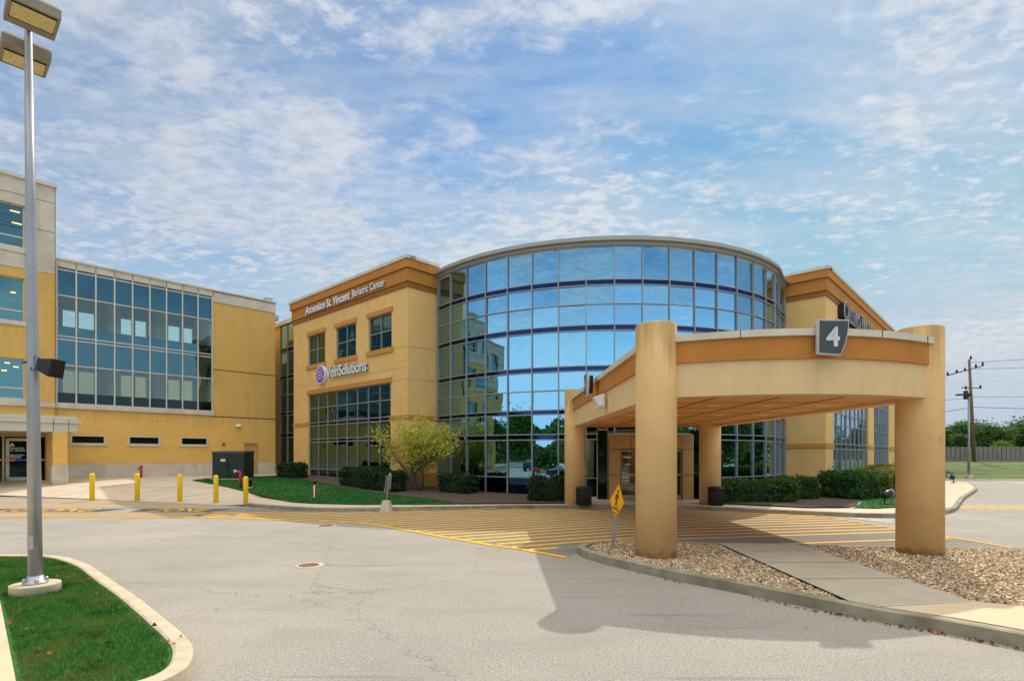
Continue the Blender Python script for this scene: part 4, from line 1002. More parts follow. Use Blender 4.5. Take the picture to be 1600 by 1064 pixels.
g = MB(); g.box(vx0 - .42, vx0 - .01, vy + .32, vy + .33, .1, 2.7); g.box(vx1, vx1 + .4, vy + .32, vy + .33, .1, 2.7); split(g, 'side_pane', SPAND_K, VB)
dxs = [vx0 + .43, vx0 + .43 + .58, (vx0 + vx1) / 2, vx1 - .43 - .58, vx1 - .43]
for i in range(4):
    a, b = dxs[i], dxs[i + 1]; f = MB(); e = .045
    f.box(a, a + e, vy + .04, vy + .1, .14, 1.98); f.box(b - e, b, vy + .04, vy + .1, .14, 1.98); f.box(a + e, b - e, vy + .04, vy + .1, 1.9, 1.98); f.box(a + e, b - e, vy + .04, vy + .1, .14, .30); f.box(a + e, b - e, vy + .04, vy + .1, 1.02, 1.09)
    f = f.build('door', GOLDFR, VB); g = MB(); g.face([(a, vy + .07, .2), (b, vy + .07, .2), (b, vy + .07, 1.95), (a, vy + .07, 1.95)]); g.build('pane', VISION_D, f)
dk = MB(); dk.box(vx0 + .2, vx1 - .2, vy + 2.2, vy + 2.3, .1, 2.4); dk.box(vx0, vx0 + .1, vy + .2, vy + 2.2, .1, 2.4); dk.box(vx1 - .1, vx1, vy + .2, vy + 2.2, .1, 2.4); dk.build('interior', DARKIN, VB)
nt = MB(); nt.box(4.10, 4.16, vy + .060, vy + .066, 1.35, 1.72); nt.build('notice', RED, VB)
nt = MB(); nt.box(4.18, 4.42, vy + .060, vy + .066, 1.66, 1.74); nt.box(4.18, 4.40, vy + .060, vy + .066, 1.42, 1.46); nt.box(5.86, 6.08, vy + .060, vy + .066, 1.30, 1.66); split(nt, 'notice', PAPER, VB)
nt = MB(); nt.box(4.3, 4.45, vy + .03, vy + .038, 1.03, 1.08); nt.box(5.8, 5.95, vy + .03, vy + .038, 1.03, 1.08); nt.build('door_sticker', mat('pale_blue_vinyl', (.25, .45, .65), .5), VB)
cp_ = MB(); cp_.box(6.98, 7.04, 20.0, 20.05, .12, 1.25); cp_.box(6.94, 7.08, 19.97, 20.0, .95, 1.2)
tag(cp_.build('call_post', GOLDFR), 'slim bronze push button post right of the entrance doors', 'post')

# ------------------------------------------------------------------ site furniture
def bin_(x, y, label):
    t = thing('trash_bin', label, 'trash bin', (x, y, .12), 0, 'black trash bins by the entrance columns')
    b = MB(); b.lathe([(.20, 0), (.235, .02), (.245, .50), (.24, .52)], n=20)
    for k in range(20):
        a_ = 2 * math.pi * k / 20; b.box(.246 * math.cos(a_) - .01, .246 * math.cos(a_) + .01, .246 * math.sin(a_) - .01, .246 * math.sin(a_) + .01, .03, .5)
    b.build('body', BLACK, t); b = MB(); b.lathe([(.262, .52), (.268, .55), (.26, .60), (.17, .625), (.12, .60)], n=20); b.build('rim', BLACKM, t)
bin_(2.38, 18.22, 'black slatted trash bin at the foot of the column left of the doors'); bin_(6.75, 18.2, 'black slatted trash bin in front of the column right of the doors')
def gp(px, py, o):     # where the ground at height offset o is met by that sight line
    y = 15.
    for _ in range(60):
        x = (px - 800) / 860 * y; y = .5 * y + .5 * (1.8 - o - G(x, y)) * 860 / (py - 710)
    return (px - 800) / 860 * y, y, o + G((px - 800) / 860 * y, y)
bl = ['yellow bollard in front of the door pillar, left end of the row', 'yellow bollard standing in front of the red standpipe', 'third yellow bollard, in the middle of the row', 'yellow bollard in front of the green transformer', 'yellow bollard at the lawn edge, right end of the row']
for (px, py), lab in zip(((144, 780.5), (214.5, 781), (281, 782.5), (337.5, 784.5), (384, 788)), bl):
    x, y, z = gp(px, py, .03)
    b = MB(); b.lathe([(.083, -.02), (.083, .93), (.078, .965), (.06, .99), (.02, 1.0)], n=20); o = b.build('bollard', YELLOW); o.location = (x, y, z)
    tag(o, lab, 'bollard', 'yellow bollards along the forecourt')
# green transformer
x, y, z = gp(358, 750, .12)
T = thing('transformer_cabinet', 'dark green two door transformer cabinet beside the lawn', 'electrical cabinet', (x, y + .4, z), R(0))
b = MB(); b.box(-.80, .80, -.5, .5, 0, .08); b.build('pad', KERB_L, T)
b = MB(); b.box(-.76, .76, -.46, .46, .08, 1.26); b.hexa([(-.79, -.5, 1.26), (.79, -.5, 1.26), (.79, .48, 1.26), (-.79, .48, 1.26), (-.77, -.46, 1.35), (.77, -.46, 1.35), (.77, .44, 1.38), (-.77, .44, 1.38)]); b.build('cabinet', GREEN_BOX, T)
for a_, c_ in ((-.74, -.02), (.02, .74)):
    b = MB(); b.box(a_, c_, -.485, -.46, .14, 1.22); dd = b.build('door', GREEN_BOX, T)
    b = MB(); b.box((-.12 if a_ < 0 else .06), (-.06 if a_ < 0 else .12), -.51, -.485, .62, .78); b.build('handle', BLACKM, dd)
b = MB(); b.box(-.36, -.14, -.49, -.486, .88, 1.02); b.build('warning_label', PAPER, T); b = MB(); b.box(-.36, -.14, -.493, -.4902, .97, 1.02); b.build('label_band', VINYL_O, T)
# standpipes
def standpipe(px, py, h, label):
    x, y, z = gp(px, py, .13)
    t = thing('standpipe', label, 'standpipe', (x, y, z)); b = MB(); b.tube([(0, 0, 0), (0, 0, h * .9)], .055, 12); b.lathe([(.075, h * .86), (.085, h * .93), (.05, h)], n=12); b.build('pipe', RED, t)
    b = MB(); b.tube([(-.02, 0, h * .72), (-.15, -.04, h * .72)], .045, 10); b.tube([(.02, 0, h * .5), (.09, 0, h * .5)], .03, 8); b.build('valve', RED, t)
standpipe(220.5, 746, .62, 'small dark red standpipe against the brick wing')
x, y, z = gp(375.5, 762.5, .15)
t = thing('fire_hydrant_pipe', 'red bent pipe with a grey horn at the lawn corner', 'pipe', (x, y, z)); b = MB(); b.tube([(0, 0, 0), (0, 0, .62), (-.03, 0, .68), (-.10, 0, .70)], .055, 12); b.build('pipe', RED, t); b = MB(); b.lathe([(.03, 0), (.045, .1), (.09, .17)], n=12); q = b.build('horn', STEEL, t); q.rotation_euler = (0, R(-90), 0); q.location = (-.08, 0, .70)
x, y, z = gp(391, 763, .15)
b = MB(); b.lathe([(.10, 0), (.10, .06)], n=14, mi=1); b.lathe([(.055, .06), (.06, .30), (.075, .31), (.07, .36), (.02, .38)], n=14)
o = b.build('bollard_light', [BLACKM, KERB_L]); o.location = (x, y, z); tag(o, 'short black path light on a concrete pad in the lawn', 'path light')
x, y, z = gp(491.5, 781, .15)
t = thing('hazard_post', 'red and white striped hazard post with a grey cap on the lawn', 'post', (x, y, z))
b = MB(); b.lathe([(.05, 0), (.05, .58)], n=14); b.build('post', RED, t)
b = MB(); b.box(-.012, .03, -.056, -.049, .08, .55); b.build('reflective_strip', WHITE, t); b = MB(); b.lathe([(.062, .58), (.065, .68), (.02, .70)], n=14); b.build('cap', BLACKM, t)
# signs on concrete foot (edge-on)
x, y = -3.97, 17.75
t = thing('portable_sign', 'two silver sign plates seen edge-on over a tapered concrete foot', 'sign', (x, y - .35, 0), R(80))
b = MB(); b.rings([[(sx_ * w_, sy_ * w_, h_) for sx_, sy_ in ((-1, -1), (1, -1), (1, 1), (-1, 1))] for w_, h_ in ((.17, 0), (.16, .04), (.105, .33), (.09, .35))], smooth=False); b.build('foot', KERB_L, t)
b = MB(); b.tube([(0, 0, .33), (.0, -.12, 1.22)], .022, 8); b.build('post', STEEL, t)
b = MB(); b.hexa([(-.15, -.075, .68), (.15, -.075, .68), (.15, -.065, .68), (-.15, -.065, .68), (-.15, -.125, 1.18), (.15, -.125, 1.18), (.15, -.115, 1.18), (-.15, -.115, 1.18)]); b.build('plate', STEEL, t)
b = MB(); b.hexa([(-.15, .0, .62), (.15, .0, .62), (.15, .01, .62), (-.15, .01, .62), (-.15, -.07, 1.12), (.15, -.07, 1.12), (.15, -.06, 1.12), (-.15, -.06, 1.12)]); b.build('plate', STEEL, t)
# pedestrian crossing sign in the gravel, leaning
t = thing('crossing_sign', 'leaning amber diamond pedestrian sign on a grey post in the gravel', 'sign', (1.80, 9.86, .10))
t.rotation_euler = (0, R(6.5), 0)
post = MB(); post.box(-.022, .022, -.012, .012, 0, .62); post.box(-.030, -.022, -.02, .02, 0, .62); post.build('post', STEEL, t)
ang = R(-78); dM = Matrix.Translation((-.02, 0, .86)) @ Matrix.Rotation(ang, 4, 'Z') @ Matrix.Rotation(R(90), 4, 'X')
def dplate(r, z0, z1, m, nm, par=t):
    mb = MB(); mb.rings([[dM @ Vector((x, y, z)) for x, y in ((0, -r), (r, 0), (0, r), (-r, 0))] for z in (z0, z1)], smooth=False); return mb.build(nm, m, par)
dp = dplate(.315, -.004, .004, SIGNY, 'plate')
ic = MB()
def ip(pts_, z=.006): ic.face([dM @ Vector((x, y, z)) for x, y in pts_])
ip([(.02 + .034 * math.cos(a_ * .785), .185 + .034 * math.sin(a_ * .785)) for a_ in range(8)])
ip([(-.035, .14), (.035, .145), (.03, .02), (-.03, .02)]); ip([(-.03, .02), (.005, .02), (-.05, -.13), (-.085, -.13)]); ip([(0, .02), (.03, .02), (.085, -.12), (.05, -.125)])
ip([(-.035, .13), (-.03, .1), (-.09, .02), (-.11, .035)]); ip([(.035, .14), (.03, .11), (.085, .05), (.10, .07)])
ip([(-.17, -.105), (.16, -.145), (.155, -.165), (-.175, -.125)]); ip([(-.11, -.185), (.10, -.215), (.09, -.232), (-.10, -.203)])
ic.build('walking_figure', SIGNK, dp)

# parking lot lamp on the near lawn island
LP = thing('parking_lamp', 'tall grey parking lot lamp with two shoebox heads on the near lawn', 'lamp post', (-5.87, 6.78, .1))
b = MB(); b.rings([[(.25 * math.cos(2 * math.pi * i / 32), .25 * math.sin(2 * math.pi * i / 32), h_) for i in range(32)] for h_ in (-.1, .10, .115)]); b.build('concrete_base', KERB_L, LP)
b = MB(); b.tube([(0, 0, .14), (-.028, 0, 2.4), (-.06, 0, 4.8), (-.088, 0, 6.98)], [.074, .064, .052, .038], 20); b.build('pole', POLE_M, LP)
b = MB(); b.lathe([(.125, .115), (.125, .135), (.09, .15), (.082, .21), (.075, .215)], n=20)
for k in range(4): a_ = R(45 + 90 * k); b.lathe([(.022, .13), (.022, .17), (.008, .19)], (.105 * math.cos(a_), .105 * math.sin(a_)), 8)
b.build('base_flange', STEEL, LP)
b = MB(); b.box(-.035, .035, -.080, -.060, .55, .72); hh = b.build('handhole_cover', STEEL, LP)
for k, (sgn, nm) in enumerate(((1, 'a'), (-1, 'b'))):
    F = Frame((-.088, 0), UU, (nV[0] * sgn, nV[1] * sgn))
    hd = MB(); o0, o1 = .10, .60; L2 = .235; z0 = 6.86 if sgn > 0 else 6.72
    hd.fbox(F, -.03, .03, 0, o0 + .01, z0 + .05, z0 + .11)
    ringp = lambda zz, g_: [F(-L2 + g_, o0 + g_, zz), F(L2 - g_, o0 + g_, zz), F(L2 - g_, o1 - g_, zz), F(-L2 + g_, o1 - g_, zz)]
    hd.rings([ringp(z0, 0), ringp(z0 + .11, 0.0), ringp(z0 + .15, .03)], smooth=False)
    h_ = hd.build('lamp_head', mat('bronze_lamp_housing', (.24, .21, .15), .5, .2), LP)
    ln = MB(); ln.fbox(F, -L2 + .04, L2 - .04, o0 + .16, o1 - .05, z0 - .012, z0 - .001); ln.build('lens', LENS, h_)
    rl = MB(); rl.fbox(F, -L2 + .03, L2 - .03, o0 + .145, o0 + .158, z0 - .014, z0 - .001); rl.fbox(F, -L2 + .03, L2 - .03, o1 - .048, o1 - .035, z0 - .014, z0 - .001); rl.build('gasket', BLACK, h_)
# black flood light strapped to the pole
FLD = thing('pole_flood_light', 'black wedge shaped flood light strapped to the tall lamp pole', 'flood light', (-5.93, 6.78, 2.93)); FLD.scale = (.80, .78, .80)
b = MB(); b.lathe([(.078, -.012), (.078, .012)], n=20); b.tube([(-.12, -.02, .0), (-.07, -.02, 0)], .012, 8); b.build('clamp', BLACKM, FLD)
b = MB(); b.box(.07, .17, -.02, .02, -.035, .01); b.box(.07, .10, -.03, .03, -.045, .02); b.build('bracket', STEEL, FLD)
b = MB(); b.hexa([(.20, -.13, -.13), (.38, -.15, -.23), (.38, .15, -.23), (.20, .13, -.13), (.18, -.10, .05), (.44, -.13, .04), (.44, .13, .04), (.18, .10, .05)])
b.hexa([(.15, -.03, -.06), (.20, -.04, -.08), (.20, .04, -.08), (.15, .03, -.06), (.15, -.03, .01), (.20, -.04, .02), (.20, .04, .02), (.15, .03, .01)]); b.build('housing', BLACKM, FLD)
b = MB(); b.tube([(.08, -.04, .02), (.11, -.06, .09), (.17, -.05, .08), (.19, -.04, .03)], .007, 6); b.tube([(.06, -.05, -.02), (.07, -.08, -.12), (.13, -.08, -.13), (.15, -.05, -.05)], .007, 6); b.build('cable', WIREM, FLD)

# ground spot lights
def spot(px, py, label, rz, wh=False):
    x, y, z = gp(px, py, .15)
    t = thing('ground_spotlight', label, 'spotlight', (x, y, z), rz, 'black spotlights in the grass')
    b = MB(); b.tube([(0, 0, 0), (0, 0, .26)], .025, 8); b.box(-.1, .1, -.06, .06, 0, .03); b.build('stem', BLACKM, t)
    b = MB(); b.rings([[(x_, r_ * math.cos(2 * math.pi * i / 16), .30 + r_ * math.sin(2 * math.pi * i / 16) + x_ * .25) for i in range(16)] for x_, r_ in ((-.06, .05), (0, .12), (.16, .14), (.26, .13), (.27, .10))]); b.build('housing', BLACKM, t)
    b = MB(); b.rings([[(x_, r_ * math.cos(2 * math.pi * i / 16), .30 + r_ * math.sin(2 * math.pi * i / 16) + x_ * .25) for i in range(16)] for x_, r_ in ((.265, .132), (.31, .125))]); b.build('bezel', STEEL, t)
spot(1382, 788, 'black spotlight on the small lawn just left of the right canopy column', R(20)); spot(1490, 754, 'black spotlight at the tip of the far right lawn', R(170))
# pale blue cabinet by the right wing
x, y, z = gp(1394, 744, .15)
b = MB(); b.box(-.28, .1, -.2, .2, 0, .8, 0); b.box(.1, .3, -.18, .2, 0, .82, 1); b.box(-.3, .32, -.22, .22, .82, .86, 0)
o = b.build('utility_box', [WHITE, mat('blue_grey_enamel', (.12, .22, .36), .5)]); o.location = (x, y, z); tag(o, 'small white and blue utility box by the right wing hedge', 'utility box')

# ------------------------------------------------------------------ far right: bank, fence, poles, wires
fnc = thing('board_fence', 'long grey wooden board fence along the top of the grass bank', 'fence', (0, 0, 0))
bm_ = MB(); x = 18.
while x < 98:
    z = G(x, 62); h = 1.62 + random.uniform(-.015, .02); d_ = 0 if int(x / .26) % 2 else .05
    bm_.box(x, x + .235, 62 - d_, 62.03 - d_, z - .1, z + h); x += .26
bm_.build('boards', FENCEM, fnc); bm_ = MB()
for z in (1.45, 2.4): bm_.box(18, 98, 62.03, 62.1, z, z + .1)
bm_.build('rail', FENCEM, fnc); bm_ = MB()
for k in range(40): bm_.box(18 + k * 2.05, 18.12 + k * 2.05, 62.1, 62.2, .9, 2.72)
o = bm_.build('post', FENCEM, fnc)
UPX, UPY = 50.8, 60.5; zb = G(UPX, UPY)
UP = thing('utility_pole', 'brown wooden utility pole with cross arm in front of the fence', 'utility pole', (UPX, UPY, zb - .2))
b = MB(); b.tube([(0.0, 0, 0), (-.25, 0, 5.5), (-.55, 0, 11.4)], [.19, .16, .12], 12); b.build('pole', WOOD_P, UP)
b = MB(); b.tube([(-3.1, -.1, 9.6), (.95, -.1, 10.7)], .07, 6); b.build('cross_arm', WOOD_P, UP)
b = MB()
for q in ((-3.0, 9.75), (-2.0, 10.0), (-1.1, 10.2), (.1, 10.6), (-.45, 11.5), (.85, 10.85), (-1.0, 8.2), (.6, 8.3)): b.lathe([(.05, q[1] - .12), (.12, q[1]), (.10, q[1] + .1), (.04, q[1] + .3)], (q[0], -.1), 8)
b.lathe([(.20, 7.0), (.22, 7.1), (.22, 7.9), (.05, 8.0)], (-1.0, -.1), 10); b.tube([(-.35, 0, 7.6), (-1.0, -.1, 7.7)], .04, 6); b.tube([(-1.4, 0, 8.3), (.8, 0, 8.25)], .05, 6)
b.build('insulator', BLACKM, UP)
def wire(nm, A, Bp, sag, lab, r=.022):
    P = []
    for i in range(21): t_ = i / 20; P.append((A[0] + (Bp[0] - A[0]) * t_, A[1] + (Bp[1] - A[1]) * t_, A[2] + (Bp[2] - A[2]) * t_ - sag * 4 * t_ * (1 - t_)))
    b = MB(); b.tube(P, r, 5); tag(b.build(nm, WIREM), lab, 'power line')
wire('power_line', (UPX - .5, UPY, 11.9), (92, 56, 17.2), 1.0, 'topmost power line running right from the utility pole top')
wire('power_line', (UPX + .1, UPY, 11.2), (92, 56, 15.2), 1.0, 'lower of the two power lines rising right from the cross arm')
wire('power_line', (UPX - 3., UPY, 10.2), (20, 64, 7.2), .6, 'power line running left from the end of the cross arm')
wire('power_line', (22, 61, 5.9), (UPX, UPY, 8.1), .3, 'cable below the cross arm on the left of the pole', .02); wire('power_line', (UPX, UPY, 8.1), (95, 60, 10.4), .6, 'cable right of the pole at mid height', .02)
wire('power_line', (22, 61, 3.4), (UPX, UPY, 7.0), .3, 'lowest cable left of the utility pole', .03); wire('power_line', (UPX, UPY, 7.0), (95, 60, 7.0), .4, 'lowest cable right of the utility pole', .03)
x, y = 33.2, 40.0; z = G(x, y)
t = thing('street_lamp', 'slim grey lamp with a flat square head on a concrete stub before the bank', 'lamp post', (x, y, z))
b = MB(); b.lathe([(.24, -.2), (.24, .28), (.22, .30)], n=16); b.build('concrete_stub', KERB_L, t)
b = MB(); b.tube([(0, 0, .3), (0, 0, 6.1)], [.085, .06], 10); b.build('pole', POLE_M, t); b = MB(); b.box(-.85, .05, -.18, .18, 6.08, 6.18); b.build('lamp_head', BLACKM, t)

# ------------------------------------------------------------------ planting
def tree_parts(h, cr, nleaf, ls, lm, seed, trunk_r=.16, fork=.35, levels=3, clump=.9, stems=1, spread=1.0, flat=1.0):
    """returns (wood MB, leaf quads) of a tree standing at the origin"""
    rnd = random.Random(seed); wd = MB(); tips = []
    def grow(p, d, L, r, lv):
        q = p; pts_ = [p]; rr = [r]; n = 4
        for i in range(n):
            d = (d + Vector((rnd.gauss(0, .13), rnd.gauss(0, .13), rnd.gauss(.03, .06)))).normalized(); q = q + d * L / n; pts_.append(q); rr.append(r * (1 - .5 * (i + 1) / n))
            if lv <= 1: tips.append((q, lv))
        wd.tube(pts_, rr, 6 if lv < levels else 9)
        if lv > 0:
            for k in range(rnd.randint(3, 4) if lv > 1 else 3):
                j = rnd.randint(1 if lv < levels else 2, n); a_ = rnd.uniform(0, 6.283)
                nd = (d * .75 + Vector((math.cos(a_), math.sin(a_), rnd.uniform(-.05, .5))) * spread).normalized()
                grow(pts_[j], nd, L * rnd.uniform(.5, .72), rr[j] * .62, lv - 1)
        else: tips.append((q, 0))
    for s_ in range(stems):
        a_ = 6.28 * s_ / max(1, stems) + .5
        d0 = Vector((0, 0, 1)) if stems == 1 else Vector((math.cos(a_) * .55, math.sin(a_) * .55, 1)).normalized()
        grow(Vector((0, 0, -.1)), d0, h * fork, trunk_r, levels)
    T_ = np.array([tuple(p) for p, l in tips]); 
    rs = np.random.RandomState(seed)
    # fit the crown into its box
    T_[:, 0] *= 1; k = rs.randint(0, len(T_), nleaf)
    P = T_[k] + rs.normal(size=(nleaf, 3)) * clump * np.array([1, 1, .7 * flat])
    return wd, P
def fit(wd, P, h, cr, z_low):
    zmax = np.percentile(P[:, 2], 99.5); rmax = np.percentile(np.hypot(P[:, 0], P[:, 1]), 98)
    sz = h / zmax; sr = cr / rmax
    P = P * np.array([sr, sr, sz]); lo = P[:, 2] < z_low; P[lo, 2] = z_low + np.abs(P[lo, 2] - z_low) * .4
    wd.v = [(x * sr, y * sr, z * sz) for x, y, z in wd.v]; return wd, P
def make_tree(name, label, cat, loc, h, cr, n, ls, lm, seed, z_low, group=None, **kw):
    t = thing(name, label, cat, loc, 0, group)
    wd, P = tree_parts(h, cr, n, ls, lm, seed, **kw); wd, P = fit(wd, P, h, cr, z_low)
    wd.build('trunk', BARK, t); quads_mesh('crown', leaves(P, ls, .55), 4, lm, t)
    return t
x, y, z = gp(655, 766, .16)
make_tree('ornamental_tree', 'small multi stemmed tree with sparse yellow green leaves before the stucco pier', 'tree', (x, y, z - .02), 3.10, 1.85, 6000, .064, LEAF_Y, 5, .75, trunk_r=.055, fork=.42, levels=3, clump=.15, stems=4, spread=1.05)

def hedge(name, label, x0, x1, y0, y1, h, lm, n, ls, rz=0., loc=None, bumps=.10, seed=1, group='clipped hedges along the building', lobes=3):
    """clipped shrub: an uneven rounded mass of leaves over a dark twiggy core"""
    rs = np.random.RandomState(seed); cx, cy = (x0 + x1) / 2, (y0 + y1) / 2; hx, hy = (x1 - x0) / 2, (y1 - y0) / 2
    zb_ = .13 + G(cx, cy)
    t = thing(name, label, 'hedge', (cx, cy, zb_), rz, group)
    def surf(u, v):
        # superellipsoid direction -> point
        e = .40
        c = lambda a, p: np.sign(np.cos(a)) * np.abs(np.cos(a)) ** p; s_ = lambda a, p: np.sign(np.sin(a)) * np.abs(np.sin(a)) ** p
        w_ = 1 + bumps * (np.sin(u * lobes + seed) * .6 + np.sin(u * 7 + v * 5 + seed * 2) * .5 + np.sin(v * 9 + u * 13) * .25)
        return np.stack([hx * c(v, e) * c(u, e) * w_, hy * c(v, e) * s_(u, e) * w_, h * .5 + h * .5 * s_(v, e) * (1 + bumps * .7 * np.sin(u * 5 + v * 3 + seed))], -1)
    u = rs.uniform(-np.pi, np.pi, n); v = np.arcsin(rs.uniform(-.95, 1, n))
    P = surf(u, v); P[:, :2] *= (1 - np.abs(rs.normal(0, .06, n)))[:, None]; P += rs.normal(0, .035, (n, 3)); st_ = rs.rand(n) < .03; P[st_] *= rs.uniform(1.02, 1.14, (st_.sum(), 1))
    quads_mesh('foliage', leaves(P, ls * 1.25, .5, .4), 4, lm, t)
    mb = MB(); nu, nv = 28, 10; rings = []
    for j in range(nv):
        vv = -1.45 + 2.9 * j / (nv - 1); rings.append([tuple(surf(np.array(2 * np.pi * i / nu - np.pi), np.array(vv)) * np.array([.90, .90, .94])) for i in range(nu)])
    mb.rings(rings); mb.build('twig_core', mat('dark_twigs', (.012, .022, .008), .95), t)
    return t
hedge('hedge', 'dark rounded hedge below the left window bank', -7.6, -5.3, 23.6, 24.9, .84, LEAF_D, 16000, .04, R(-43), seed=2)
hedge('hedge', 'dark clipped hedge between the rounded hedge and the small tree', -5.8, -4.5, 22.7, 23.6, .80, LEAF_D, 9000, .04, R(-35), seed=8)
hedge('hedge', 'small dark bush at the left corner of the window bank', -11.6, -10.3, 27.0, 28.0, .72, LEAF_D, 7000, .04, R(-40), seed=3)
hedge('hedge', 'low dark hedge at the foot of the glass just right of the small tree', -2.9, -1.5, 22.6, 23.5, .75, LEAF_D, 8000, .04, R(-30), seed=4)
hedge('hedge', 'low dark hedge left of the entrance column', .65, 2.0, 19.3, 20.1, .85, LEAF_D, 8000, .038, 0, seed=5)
hedge('hedge', 'long green hedge right of the right trash bin', 7.2, 9.9, 18.9, 20.0, .74, LEAF_M, 26000, .04, R(4), seed=6, lobes=5)
hedge('hedge', 'darker end of the green hedge before the right stucco pier', 9.8, 11.3, 20.1, 21.0, .78, LEAF_M, 12000, .04, R(10), seed=7)
hedge('hedge', 'round dense bush at the corner of the right pier', 12.0, 13.9, 20.3, 21.9, .98, LEAF_M, 20000, .042, R(30), seed=9)
hedge('hedge', 'golden green bush running back along the right wing', 13.9, 17.0, 22.4, 23.9, 1.05, LEAF_G, 24000, .045, R(48), seed=10, lobes=5)
hedge('hedge', 'farther golden green bush beside the right column', 16.6, 19.4, 25.5, 27.0, 1.1, LEAF_G, 16000, .05, R(48), seed=12, lobes=5)

# trees beyond the fence and behind the viewer (the glass mirrors those)
tp = [make_tree('background_tree', 'x', 'tree', (0, 0, 0), 8, 3.4, 15000, .20, LEAF_T, 21, 1.2, 'trees beyond the fence', trunk_r=.18, clump=.75),
      make_tree('background_tree', 'x', 'tree', (0, 0, 0), 8, 3.2, 14000, .20, LEAF_T2, 22, 1.0, 'trees beyond the fence', trunk_r=.17, clump=.8),
      make_tree('background_tree', 'x', 'tree', (0, 0, 0), 8, 2.6, 12000, .18, LEAF_T, 23, .8, 'trees beyond the fence', trunk_r=.16, clump=.6)]
used = [False] * 3
def place(k, x, y, s, label, grp, rz=None):
    sc3 = (s * random.uniform(.95, 1.15), s * random.uniform(.95, 1.15), s); rz = random.uniform(0, 6) if rz is None else rz
    z = G(x, y) - .05
    if used[k]: o = dup(tp[k], (x, y, z), rz, label, sc3)
    else: o = tp[k]; used[k] = True; o.location = (x, y, z); o.rotation_euler = (0, 0, rz); o.scale = sc3; o['label'] = label
    o['group'] = grp; return o
far = [(1, 54, 74, .62, 'round green tree just right of the big column, above the fence'), (0, 58, 78, .70, 'dark green tree left of the utility pole beyond the fence'), (2, 61.5, 74, .55, 'narrow tree immediately left of the slim grey lamp beyond the fence'), (1, 64, 72, .40, 'low pale bush-like tree behind the utility pole'), (2, 67, 80, .88, 'tall narrow tree right of the utility pole'), (0, 71.5, 82, .86, 'broad dark tree second right of the utility pole'),
       (1, 70, 72, .42, 'low pale tree over the fence below the broad dark tree'), (2, 75.5, 80, .84, 'narrow dark tree third right of the utility pole'), (0, 80.5, 80, .98, 'tallest tree, rising highest over the fence at the right edge'), (1, 78, 73, .5, 'pale tree at the far right over the fence'), (2, 86, 82, .9, 'narrow tree at the right picture edge'), (1, 50, 79, .60, 'green tree hidden mostly by the right column')]
far += [(0, 57.5, 84, .74, 'dark tree rising between the column and the slim grey lamp'), (1, 62.8, 86, .78, 'pale green crown right behind the utility pole top of the fence line'), (2, 72.8, 90, .92, 'slender far tree seen in the gap between two broad dark trees'), (1, 77, 92, .95, 'light green tree half hidden behind the tall ones on the right'), (0, 84, 88, 1.0, 'dark broad tree at the very right edge of the picture')]
for k, x, y, s, lab in far:
    o = place(k, x, y, s, lab, 'trees beyond the fence'); o.scale = (o.scale[0] * 1.15, o.scale[1] * 1.15, o.scale[2] * .78)
P = RS.uniform((20, 92, 0), (130, 108, 1), (42000, 3)); P[:, 2] = P[:, 2] ** .8 * (3.6 + 1.1 * np.sin(P[:, 0] * .45) + .8 * np.sin(P[:, 0] * 1.3 + 1)) + 1.0
o = quads_mesh('distant_wood', leaves(P, .42, .6), 4, LEAF_T2); o['kind'] = 'stuff'; tag(o, 'low distant wood closing the view behind the fence trees', 'wood')
beh = [(0, -31, -3, .70), (1, -36, 1, .75), (0, -42, -8, .85), (2, -29, -11, .8), (1, -34, -18, .85), (0, -24, -22, .85), (2, -18, -27, .9), (1, -10, -30, .9), (0, -2, -31, .85), (1, 8, -29, .85), (2, 17, -27, .8), (0, 26, -22, .85), (1, 36, -14, .8), (0, 46, -4, .8), (2, 54, 8, .9), (1, 62, 20, .9), (0, 68, 34, .9), (2, -50, -2, .9), (0, -54, 8, .95), (1, -12, -14, .55), (0, -46, 4, .8)]
for i, (k, x, y, s) in enumerate(beh): place(k, x, y, s * 1.12, 'leafy tree across the parking lot, seen mirrored in the curved glass', 'trees mirrored in the curved glass')
P = RS.uniform((-1, 0, 0), (1, 1, 1), (90000, 3)); an = P[:, 0] * 2.2 - math.pi / 2; rr = 70 + 14 * P[:, 1]
P = np.stack([rr * np.cos(an), rr * np.sin(an), P[:, 2] ** .8 * (7.5 + 2 * np.sin(an * 17) + 1.4 * np.sin(an * 41))], 1)
o = quads_mesh('distant_wood', leaves(P, .42, .6), 4, LEAF_T); o['kind'] = 'stuff'; tag(o, 'belt of woodland far behind the viewer that the glass mirrors', 'wood')
